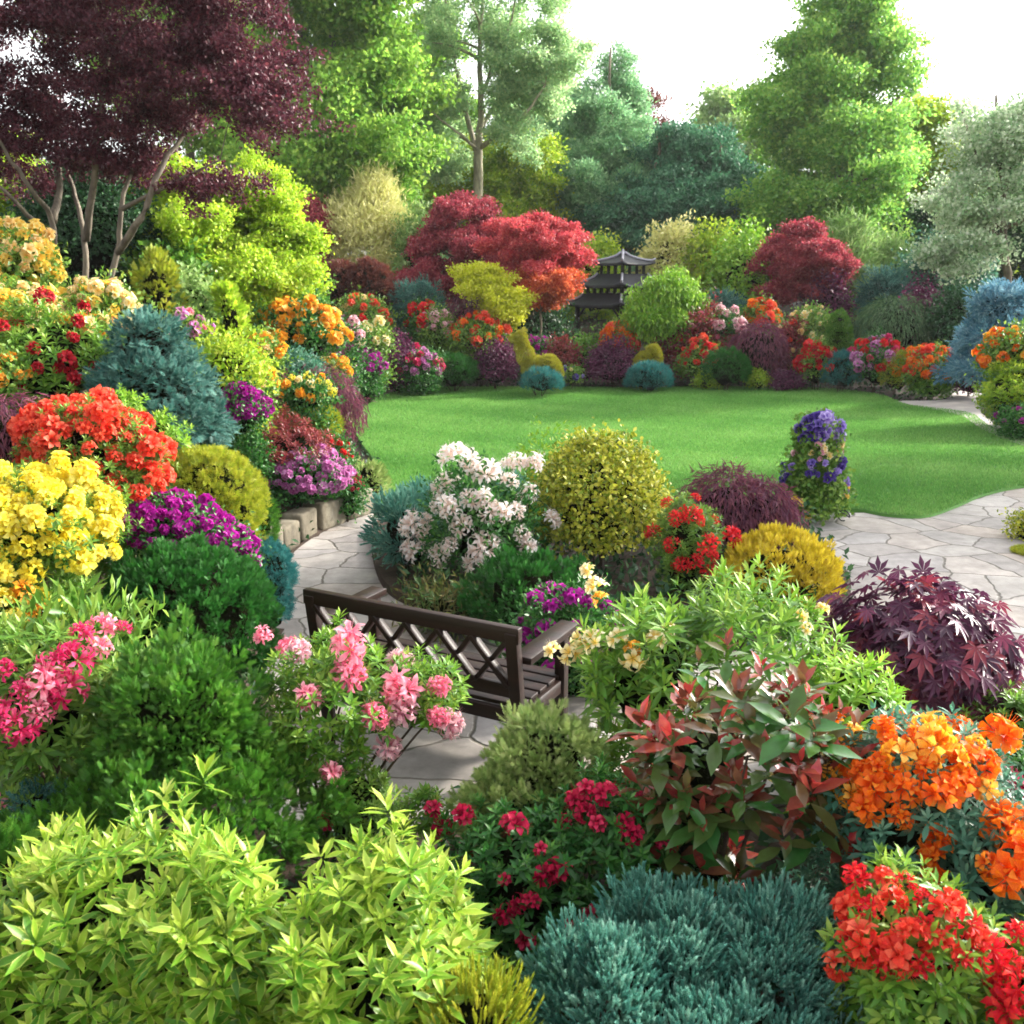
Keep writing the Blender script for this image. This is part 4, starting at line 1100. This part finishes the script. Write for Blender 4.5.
plant('azalea_bush', 'lower yellow azalea sprig above the hot pink trusses', 'azalea', [E(-30, 585, 72, 645, 4.9)], 'lush', 'rosette', .07, .02, [dict(matk=['f_yellow', 'f_gold'], r=.065, hi=True, pts=[(5, 605), (22, 600), (35, 597), (45, 612), (55, 606), (30, 618), (14, 622)])])
plant('globe_conifer', 'dark green thuja dome between the magenta azalea and the bench', 'conifer', [E(98, 545, 275, 720, 5.5)], 'thuja_dark', 'frond', .04, .03, cover=4.6, jit=.2, amp=.05, closed=.9)
plant('leafy_perennial', 'lance leaved green perennial left of the dark thuja dome', 'plant', [E(-10, 600, 135, 700, 4.6)], 'azleaf', 'airy', .11, .028, up=1.1, cover=1.6, tmpl=LEAF8, closed=.5)
plant('rhododendron_bush', 'hot pink rhododendron at the left edge', 'rhododendron', [E(-30, 625, 115, 800, 4.1)], 'azleaf', 'rosette', .09, .026,
      [dict(matk=['f_hotpink', 'f_pink', 'f_hotpink'], r=.078, hi=True, nfl=9, push=.5, pts=[(75, 640), (92, 655), (70, 665), (22, 692), (45, 685), (65, 690), (10, 715), (40, 712), (22, 722), (122, 628), (100, 630), (5, 672), (52, 665), (5, 800)], n=3)], closed=.6)
plant('thuja_shrub', 'large mid green feathery thuja in the left foreground', 'conifer', [E(108, 640, 258, 800, 4.0), E(38, 725, 318, 920, 3.9)], 'thuja', 'frond', .046, .032, cover=4.2, jit=.34, amp=.16, freq=6)
plant('blue_conifer', 'small dark blue conifer at the left edge beneath the hot pink trusses', 'conifer', [E(8, 785, 70, 850, 3.8)], 'spruce', 'brush', .06, .035)
plant('green_conifer', 'dark green ferny conifer at the left bottom edge behind the yellow green shrub', 'conifer', [E(-40, 830, 50, 1000, 3.3)], 'thuja', 'frond', .08, .05)

# ------------------------------------------------------------------ island bed and centre
plant('blue_juniper', 'blue green spreading juniper beside the white rhododendron', 'conifer', [E(372, 490, 445, 580, 8.8), E(400, 482, 470, 540, 9.3)], 'teal', 'tuft', .09, .06, up=.4)
plant('blue_juniper', 'blue juniper tips behind the white trusses', 'conifer', [E(470, 478, 545, 560, 9.7)], 'teal', 'tuft', .09, .06, up=.4)
plant('rhododendron_bush', 'white and blush rhododendron in front of the lawn', 'rhododendron', [E(428, 464, 538, 600, 8.4)], 'azleaf_dark', 'broad', .06, .025,
      [dict(matk='f_white', r=.12, hi=True, nfl=12, pts=[(455, 460), (470, 470), (486, 478), (505, 470), (528, 470), (512, 468), (440, 505), (455, 512), (428, 520), (470, 500), (482, 500), (462, 528), (410, 525), (425, 535), (440, 555), (452, 545), (418, 552), (475, 560), (483, 548), (500, 515), (515, 510), (490, 512), (528, 550), (520, 535), (545, 520)], n=10, out=1)], closed=.6, cover=1.6)
plant('low_shrub', 'low brownish green ground plants between the bench and the white rhododendron', 'shrub', [E(400, 585, 500, 640, 7.4)], 'brownleaf', 'airy', .08, .018)
plant('low_conifer', 'low dark green bushy evergreen behind the bench', 'conifer', [E(472, 552, 582, 650, 7.2)], 'thuja_dark', 'frond', .06, .04)
plant('holly_bush', 'clipped yellow variegated holly globe in front of the lawn', 'holly', [E(540, 437, 660, 580, 8.9)], 'holly', 'broad', .05, .034, cover=3.2, amp=.05, jit=.15, tmpl=LEAF8)
plant('green_shrub', 'thin yellow green sprig left of the holly globe against the lawn', 'shrub', [E(522, 430, 566, 520, 9.4)], 'bright', 'airy', .05, .025, closed=0, cover=.9)
plant('azalea_bush', 'scarlet azalea right of the holly globe', 'azalea', [E(652, 495, 722, 590, 8.1)], 'azleaf', 'rosette', .05, .018,
      [dict(matk='f_red', r=.085, hi=True, nfl=10, pts=[(668, 505), (678, 520), (690, 515), (700, 522), (672, 545), (705, 545), (712, 555), (696, 562), (708, 570), (680, 565)], n=5)])
plant('weeping_maple', 'dark purple cutleaf maple dome in front of the lawn', 'maple', [E(676, 472, 775, 560, 9.5), E(725, 480, 797, 560, 9.4)], 'maple_weep', 'weep', .10, .062, lower=-.5, cover=4.6, amp=.06)
plant('globe_conifer', 'golden orange rounded conifer in front of the purple cutleaf maple', 'conifer', [E(722, 530, 838, 640, 7.9)], 'gold', 'frond', .06, .03, cover=4, jit=.12, amp=.04, up=.9)
plant('azalea_bush', 'deep magenta azalea at the right arm of the bench', 'azalea', [E(512, 590, 625, 720, 6.3)], 'azleaf_dark', 'broad', .04, .022, [dict(matk='f_magenta', r=.10, hi=False, nfl=14, n=14, pts=[(575, 600), (588, 605), (525, 635), (545, 630), (600, 640), (610, 655), (592, 652), (532, 645), (603, 608), (585, 660)])])
plant('japanese_maple', 'large leaved dark purple Japanese maple beside the paving', 'maple', [E(826, 585, 1005, 760, 5.1, .85)], 'maple_near', 'weep', .125, .105, tmpl=PALM7, cover=3.6, amp=.12, jit=.35, lower=-.5, closed=.6)
plant('azalea_bush', 'leafy green azalea with cream yellow flowers right of the bench', 'azalea', [E(585, 600, 720, 760, 4.5), E(640, 578, 835, 760, 4.6)], 'lush', 'rosette', .10, .027,
      [dict(matk='f_cream', r=.055, hi=True, nfl=4, pts=[(590, 572), (600, 590), (633, 658), (622, 640), (600, 645), (585, 640), (655, 640), (668, 630), (800, 615), (818, 612), (805, 630), (575, 655), (552, 650)]), dict(matk='f_gold', r=.05, hi=True, nfl=3, pts=[(633, 650), (601, 600)])], tmpl=LEAF8, cover=2.2, closed=.7)

# ------------------------------------------------------------------ foreground
plant('azalea_bush', 'open pink azalea with bare stems in front of the bench', 'azalea', [E(262, 640, 400, 760, 4.45), E(270, 690, 365, 800, 4.3), E(380, 660, 465, 740, 4.5)], 'lush', 'rosette', .065, .022,
      [dict(matk=['f_pink', 'f_pink', 'f_palepink'], r=.09, hi=True, nfl=13, pts=[(265, 640), (290, 650), (303, 658), (348, 658), (350, 675), (395, 668), (404, 692), (370, 715), (380, 740), (310, 700), (436, 715), (405, 710), (330, 772), (438, 688), (450, 725)])],
      closed=0, ground=False, cover=2.8, nstem=9, stem_r=.011, jit=.5)
plant('azalea_bush', 'low azalea with a few crimson flowers below the open pink azalea', 'azalea', [E(315, 760, 400, 860, 4.2), E(395, 785, 455, 860, 4.1)], 'azleaf', 'rosette', .05, .018, [dict(matk='f_crimson', r=.05, hi=True, nfl=5, pts=[(432, 810), (325, 822), (445, 830)])])
plant('golden_juniper', 'feathery gold tipped conifer in front of the bench end', 'conifer', [E(495, 708, 600, 830, 4.1), E(465, 750, 590, 880, 4.0)], 'juniper_gold', 'frond', .05, .034, cover=4.4, jit=.28, amp=.12)
plant('azalea_bush', 'dark leaved azalea with crimson flowers behind the teal juniper', 'azalea', [E(445, 800, 600, 1010, 3.6), E(540, 760, 690, 960, 3.7)], 'azleaf_dark', 'rosette', .052, .02,
      [dict(matk='f_crimson', r=.05, hi=True, nfl=6, pts=[(575, 800), (590, 795), (585, 812), (605, 797), (598, 825), (625, 822), (632, 835), (640, 800), (562, 820), (515, 832), (540, 850), (545, 875), (555, 872), (505, 880), (520, 905), (530, 900), (595, 912), (565, 925), (575, 930), (525, 940), (505, 915), (470, 822), (660, 842)], n=4)], cover=2.6)
plant('photinia_shrub', 'photinia with big glossy red and green leaves', 'photinia', [E(640, 690, 760, 880, 3.6), E(710, 670, 850, 900, 3.5)], 'photinia', 'rosette', .145, .064, tmpl=LEAF8, m=7, cover=2.7, up=1.6, closed=.8, jit=.5, nstem=9, amp=.16)
plant('azalea_bush', 'bright orange azalea in the right foreground', 'azalea', [E(815, 712, 1015, 900, 3.45)], 'blueleaf', 'rosette', .06, .02,
      [dict(matk=['f_orange', 'f_orange', 'f_gold'], r=.064, hi=True, nfl=7, pts=[(815, 730), (835, 722), (850, 735), (845, 760), (860, 775), (850, 795), (875, 790), (880, 770), (900, 760), (890, 745), (915, 745), (935, 750), (925, 770), (905, 790), (950, 765), (965, 760), (985, 765), (975, 745), (995, 740), (960, 785), (985, 790), (870, 810), (900, 815), (930, 735), (885, 730), (940, 795), (835, 780)], n=3)], tmpl=LEAF8, cover=2.4)
plant('azalea_bush', 'red orange azalea at the bottom right with drooping funnel flowers', 'azalea', [E(838, 868, 995, 1040, 2.75)], 'lush', 'rosette', .07, .022,
      [dict(matk=['f_red', 'f_coral', 'f_red', 'f_coral'], r=.06, hi=True, nfl=7, pts=[(862, 885), (885, 880), (905, 885), (850, 910), (870, 910), (895, 905), (925, 900), (945, 910), (960, 925), (975, 940), (855, 935), (870, 945), (925, 925), (940, 945), (985, 950), (900, 955), (920, 965), (845, 965), (960, 960), (910, 935), (885, 955)])], tmpl=LEAF8, cover=2.0)
plant('azalea_bush', 'orange azalea sprig at the right edge above the red orange azalea', 'azalea', [E(930, 810, 1070, 960, 3.1)], 'blueleaf', 'rosette', .06, .02, [dict(matk=['f_orange'], r=.07, hi=True, nfl=7, pts=[(1000, 820), (1018, 835), (990, 865), (1010, 875), (1022, 860), (1018, 815), (940, 860), (935, 880), (945, 845)])], tmpl=LEAF8)
plant('azalea_bush', 'red azalea cut off by the bottom right corner', 'azalea', [E(985, 925, 1120, 1080, 2.6)], 'lush', 'rosette', .07, .022, [dict(matk=['f_red'], r=.065, hi=True, nfl=7, pts=[(1018, 935), (1010, 965), (1022, 990), (1015, 1010), (1005, 985)], n=4)], tmpl=LEAF8)
plant('azalea_bush', 'magenta azalea at the right edge behind the bright orange one', 'azalea', [E(980, 740, 1080, 860, 4.0)], 'azleaf_dark', 'rosette', .045, .018, [dict(matk='f_hotpink', r=.05, hi=True, nfl=8, pts=[(1010, 775), (1018, 785), (1005, 795), (1022, 800), (995, 815), (1015, 808)])])
plant('green_shrub', 'green leaved shrub between the photinia and the purple maple', 'shrub', [E(800, 650, 900, 760, 4.3)], 'bright', 'rosette', .09, .025, tmpl=LEAF8)
plant('green_shrub', 'low leafy undergrowth shrub at the right edge below the magenta azalea', 'shrub', [E(960, 690, 1080, 790, 4.6)], 'azleaf', 'rosette', .06, .02)
plant('teal_juniper', 'spreading teal juniper with spiky tufts at the bottom', 'conifer', [E(590, 895, 760, 1060, 2.95), E(530, 930, 680, 1080, 2.75), E(690, 890, 840, 1080, 2.95), E(560, 985, 860, 1140, 2.6)], 'teal', 'tuft', .05, .036, cover=4.2, jit=.3, amp=.16, freq=7, up=.9, m=18)
plant('pieris_shrub', 'yellow green pieris with whorled leaves in the left corner', 'pieris', [E(20, 803, 250, 1080, 2.85, .9), E(-60, 865, 120, 1100, 2.7), E(140, 862, 290, 1080, 2.7)], 'pieris', 'rosette', .10, .027, tmpl=LEAF8, m=12, cover=2.7, up=1.0, closed=.7, amp=.14, jit=.5)
plant('pieris_shrub', 'brighter lime pieris mound left of the teal juniper', 'pieris', [E(308, 830, 475, 1080, 2.85, .9), E(260, 905, 500, 1120, 2.7)], 'pieris', 'rosette', .097, .027, tmpl=LEAF8, m=12, cover=2.7, up=1.0, closed=.7, amp=.14, jit=.5, vmin=.1)
plant('grass_conifer', 'small golden tufted conifer between the pieris and the juniper', 'conifer', [E(428, 980, 528, 1080, 2.5)], 'thuja_gold', 'tuft', .075, .03, up=1.4, cover=3.5)

# ------------------------------------------------------------------ topiary figures
TOPI = leafmat('topiary', '98962a b0ac34 c8c44c'.split(), rough=.6, trans=.2)
M['topiary'] = TOPI
plant('topiary_animal', 'clipped golden topiary animal with a raised head and long neck', 'topiary',
      [E(536, 355, 560, 380, 22.6), E(522, 356, 546, 382, 22.6), E(517, 345, 534, 366, 22.6), E(515, 338, 529, 355, 22.6), E(514, 331, 527, 347, 22.6), E(509, 335, 521, 342, 22.6), E(521, 328, 527, 338, 22.6, .6), E(548, 360, 563, 390, 22.6)],
      'topiary', 'globe', .045, .03, amp=.01, jit=.05, lower=-.9, closed=.72, nstem=0, ground=False, cover=8, cap=30000)
plant('topiary_figure', 'kidney shaped clipped golden topiary left of the weeping tree trunk', 'topiary',
      [E(634, 352, 656, 376, 23.6), E(644, 345, 662, 374, 23.6)], 'topiary', 'globe', .045, .03, amp=.01, jit=.05, lower=-.9, closed=.72, nstem=0, cover=8)

# ------------------------------------------------------------------ flower tower on the paving
def flower_tower():
    b = G(812, 520)
    b[2] = .014
    root = thing('flower_tower', 'tall column of purple and lilac pansies on an iron stand by the lawn', 'planter', b)
    rng = np.random.default_rng(77)
    ells = [(b + [0, 0, z], np.array([r, r, .18])) for z, r in ((.18, .33), (.36, .34), (.54, .31), (.70, .26), (.86, .23), (1.0, .23))]
    g = Geo(); core(g, [(b + [0, 0, .54], np.array([.23, .23, .48]))], rng, 1.0)
    foliage(g, ells, rng, kind='leaf', L=.06, W=.04, m=6, cr=.05, cover=1.9, lower=-.6, jit=.3)
    build('foliage', g, M['azleaf'], root)
    def ring(mat, z, r, n, a0, a1, s):
        for i in range(n):
            a = rng.uniform(a0, a1); zz = z + rng.normal(0, .05)
            o = bpy.data.objects.new('flower_cluster', truss(mat, False, 5)[i % 3]); COL.objects.link(o); o.parent = root
            o.location = (math.cos(a) * r, math.sin(a) * r, zz); k = s * rng.uniform(.8, 1.2); o.scale = (k, k, k)
            o.rotation_mode = 'QUATERNION'; o.rotation_quaternion = Vector((math.cos(a), math.sin(a), .6)).to_track_quat('Z', 'Y')
    ring('f_purple', 1.10, .10, 8, 1.9, 5.2, .095); ring('f_mauve', 1.11, .11, 11, -1.4, 1.4, .095); ring('f_purple', 1.05, .22, 7, 3.0, 4.8, .08); ring('f_mauve', 1.05, .22, 9, 4.6, 6.8, .08)
    ring('f_purple', .60, .31, 9, 3.8, 5.7, .06); ring('f_mauve', .62, .32, 7, 2.4, 6.6, .05); ring('f_cream', .84, .25, 9, 3.2, 6.6, .045); ring('f_palepink', .78, .27, 6, 3.2, 6.4, .04); ring('f_butter', .28, .35, 3, 3.8, 4.4, .07); ring('f_butter', .30, .34, 2, 5.7, 6.1, .06)
    ring('f_purple', .52, .36, 6, 2.7, 3.6, .05); ring('f_mauve', .42, .34, 5, 5.4, 6.6, .05); ring('f_mauve', .85, .25, 6, 5.6, 6.8, .05)
    for k in range(3):
        a = k * 2.094 + 5.6
        t = np.linspace(0, 1, 20); rr = .30 + .11 * np.sin(t * 3.2); pts = []
        for q in np.linspace(0, 1, 24):
            th = q * 5.2
            r_ = .36 + .075 * math.cos(th) * (1 - .4 * q); z_ = .085 + .08 * math.sin(th) * (1 - .4 * q)
            pts.append([math.cos(a) * r_, math.sin(a) * r_, max(.006, z_)])
        g = Geo(); g.tube(np.vstack([[[math.cos(a) * .2, math.sin(a) * .2, .2]], pts]) + b, np.full(25, .008), 6)
        build('scroll_foot', g, M['iron'], root)
    return root


flower_tower()

# ------------------------------------------------------------------ stone wall beside the path
rng = np.random.default_rng(31)
W_ = [G(272, 585), G(290, 556), G(318, 535), G(345, 523), G(372, 515)]
root = thing('stone_wall', 'low wall of rough sandstone blocks below the lilac pink azalea', 'wall', W_[2])
seg = []
pts = np.array(W_); sl_ = np.r_[0, np.cumsum(np.linalg.norm(np.diff(pts, axis=0), axis=1))]
for row in range(1):
    s = -.1 * row
    while s < sl_[-1]:
        ln = rng.uniform(.3, .62); hh = rng.uniform(.27, .34)
        a = np.array([np.interp(s + ln / 2, sl_, pts[:, k]) for k in range(3)])
        b2 = np.array([np.interp(s + ln / 2 + .05, sl_, pts[:, k]) for k in range(3)])
        t = unit(b2 - a); nn = np.array([-t[1], t[0], 0])
        Rm = np.stack([t, nn, UP], 1)
        th = rng.uniform(.2, .28); Rm = np.array(Matrix.Rotation(rng.normal(0, .06), 3, 'Z')) @ np.array(Matrix.Rotation(rng.normal(0, .03), 3, 'X')) @ Rm
        g = Geo(); g.box(a + nn * (.14 + rng.uniform(-.02, .02)) + UP * (row * hh + hh / 2), (ln - .012, th, hh - .008 + rng.uniform(-.01, .01)), Rm)
        o = build('stone_block', g, M['stone'], root, bevel=.04)
        s += ln

# ------------------------------------------------------------------ bench
def bench():
    right, left = gp(517, 635, 4.98), gp(311, 596, 5.64)
    c = (right + left) / 2
    ax = unit((right - left) * [1, 1, 0])
    rot = math.atan2(ax[1], ax[0])
    Lb = 1.44
    root = thing('garden_bench', 'dark brown wooden bench with a lattice back, seen from behind', 'bench', (c[0], c[1], .014), rot=rot)
    W = M['dark_wood']
    def part(nm, f, bev=.005):
        g = Geo(); f(g); return build(nm, g, W, root, off=np.zeros(3), bevel=bev)
    x = Lb / 2
    for s in (-1, 1):
        part('back_leg', lambda g: g.bar((s * (x - .035), .10, 0), (s * (x - .035), -.02, .90), .07, .06, (0, 1, 0)))
        part('front_leg', lambda g: g.bar((s * (x - .035), .61, 0), (s * (x - .035), .61, .692), .065, .065, (0, 1, 0)))
        part('armrest', lambda g: g.box((s * (x - .02), .375, .715), (.12, .64, .04)))
        part('side_rail', lambda g: g.box((s * (x - .035), .345, .36), (.04, .44, .08)))
    def back(z):
        return -.02 + (.90 - z) * .1333
    part('top_rail', lambda g: g.box((0, back(.875), .885), (Lb + .02, .05, .09)))
    part('lower_rail', lambda g: g.box((0, back(.52), .535), (Lb - .14, .036, .08)))
    n = 6
    def lat(g):
        w = (Lb - .14) / n
        for i in range(n):
            a = -x + .07 + i * w; z0, z1 = .57, .845
            g.bar((a, back(z0) + .006, z0), (a + w, back(z1) + .006, z1), .024, .056, (0, 1, 0))
            g.bar((a, back(z1) - .012, z1), (a + w, back(z0) - .012, z0), .024, .056, (0, 1, 0))
    part('lattice', lat, 0.002)
    for i in range(5):
        part('seat_slat', lambda g: g.box((0, .14 + i * .115, .415), (Lb - .075, .096, .026)))
    part('front_rail', lambda g: g.box((0, .62, .355), (Lb - .14, .035, .08)))
    part('rear_rail', lambda g: g.box((0, .085, .355), (Lb - .14, .035, .085)))
    return root


bench()

# ------------------------------------------------------------------ pagoda
def pagoda():
    d = 29.0
    c = gp(621, 330, d); z0 = float(gz(c[0], d))
    root = thing('pagoda', 'small dark wooden pagoda with three tiled roofs behind the border', 'pagoda', (c[0], c[1], z0 - .02), rot=math.radians(38))
    def zz(py):
        return gp(621, py, d)[2] - z0
    def part(nm, mat, f, bev=0, parent=None):
        g = Geo(); f(g); return build(nm, g, mat, parent or root, off=np.zeros(3), bevel=bev)
    def roof(nm, zt, zb, rt, rb):
        n = 7
        def f(g):
            rings = []
            for k in range(n + 1):
                t = k / n
                r = rt + (rb - rt) * t; z = zt - (zt - zb) * (t ** .62)
                ring = []
                for q in range(4):
                    a, b = np.array([(1, 1), (-1, 1), (-1, -1), (1, -1)][q], float), np.array([(1, 1), (-1, 1), (-1, -1), (1, -1)][(q + 1) % 4], float)
                    for j in range(6):
                        u = j / 6; xy = (a * (1 - u) + b * u) * r
                        lift = .10 * (abs(2 * u - 1) ** 4) * t ** 3 * rb
                        ring.append([xy[0], xy[1], z + lift])
                rings.append(ring)
            V = np.array(rings); m = 24
            Vt = np.vstack([V.reshape(-1, 3), V[-1] - [0, 0, .06], V[-1] * [.5, .5, 1] - [0, 0, .06]])
            T = []
            for k in range(n + 2):
                for j in range(m):
                    a, b = k * m + j, k * m + (j + 1) % m
                    T += [(a, a + m, b + m), (a, b + m, b)]
            g.raw(Vt, T, .5)
        o = part(nm, M['slate'], f)
        def rd(g):
            for q in range(4):
                s = np.array([(1, 1), (-1, 1), (-1, -1), (1, -1)][q], float)
                pts = []
                for t in np.linspace(0, 1, 8):
                    r = rt + (rb - rt) * t; z = zt - (zt - zb) * (t ** .62) + .10 * t ** 3 * rb
                    pts.append([s[0] * r, s[1] * r, z + .02])
                pts[-1][2] += .05
                g.tube(pts, np.full(8, .035), 6)
        part('ridge', M['ridge'], rd, parent=o)
        return o
    roof('roof', zz(252), zz(263), .04, .66)
    def box_windows(zt, zb, r, n):
        part('wall', M['dark_timber'], lambda g: [g.box((0, 0, zt - .05), (2 * r, 2 * r, .10)), g.box((0, 0, zb + .05), (2 * r, 2 * r, .10))] +
             [g.box((sx * (r - .02) if ax == 0 else (i / n * 2 - 1) * (r - .03), sx * (r - .02) if ax == 1 else (i / n * 2 - 1) * (r - .03), (zt + zb) / 2), (.06, .06, zt - zb - .2)) for ax in (0, 1) for sx in (-1, 1) for i in range(n + 1)])
    box_windows(zz(261), zz(277), .45, 3)
    roof('roof', zz(273), zz(285), .50, 1.0)
    box_windows(zz(284), zz(296), .72, 5)
    roof('roof', zz(293), zz(304), .78, 1.22)
    part('beam', M['dark_timber'], lambda g: [g.box((0, s * .9, zz(305)), (1.86, .08, .12)) for s in (-1, 1)] + [g.box((s * .9, 0, zz(305) - .004), (.08, 1.72, .12)) for s in (-1, 1)])
    for sx in (-1, 1):
        for sy in (-1, 1):
            def post(g):
                g.box((sx * .9, sy * .9, zz(305) / 2), (.10, .10, zz(305)))
                for ax in (0, 1):
                    p = np.array([sx * .9, sy * .9, zz(305) - .35]); q = p.copy(); q[ax] *= .65; q[2] += .3
                    g.bar(p, q, .05, .06, (0.3, .2, 1))
            part('post', M['dark_timber'], post)
    part('finial', M['ridge'], lambda g: g.tube([[0, 0, zz(254)], [0, 0, zz(252)], [0, 0, zz(250.5)], [0, 0, zz(248)]], [.05, .08, .04, .01], 8))
    part('floor', M['stone'], lambda g: g.box((0, 0, .06), (2.3, 2.3, .12)), .02)


pagoda()

# ------------------------------------------------------------------ ground cover in the beds
rng = np.random.default_rng(9)
n = 150000
X = rng.uniform(-11, 15, n); Y = 2 + rng.random(n) ** 1.2 * 31
isl = inside(isle_poly, X, Y)
k = (~inside(LAWN, X, Y)) & (~inside(PATH2, X, Y)) & ((~inside(PAVE, X, Y)) | isl) & (np.abs(X) < 3 + Y * .62) & (Y > 2) & ((Y < 13) | (rng.random(len(X)) < .4))
X, Y, isl = X[k], Y[k], isl[k]
z = gz(X, Y); z[isl] = .1
hh = rng.random(len(X)) ** 2 * .22
p = np.stack([X, Y, z + hh], -1)
Yd = unit(rng.standard_normal((len(X), 3)) + [0, 0, .4]); Nn = rng.standard_normal((len(X), 3)) * .5 + UP
g = Geo(); g.add(LEAF4, frames(Yd, Nn, .05, .09), p, rng.random(len(X)))
o = build('ground_cover', g, M['dark_shrub']); o['kind'] = 'stuff'; o['label'] = 'low leafy ground cover over the soil of the beds'

# ------------------------------------------------------------------ faint evening haze
m = bpy.data.materials.new('haze'); m.use_nodes = True
t = m.node_tree; t.nodes.remove(t.nodes['Principled BSDF'])
pv = t.nodes.new('ShaderNodeVolumePrincipled'); pv.inputs['Density'].default_value = .00035; pv.inputs['Color'].default_value = (.95, .97, 1, 1); pv.inputs['Anisotropy'].default_value = .3
t.links.new(pv.outputs[0], t.nodes['Material Output'].inputs['Volume'])
g = Geo(); g.box((0, 40, 8.5), (150, 95, 19.5)); o = build('haze', g, m); o['kind'] = 'stuff'
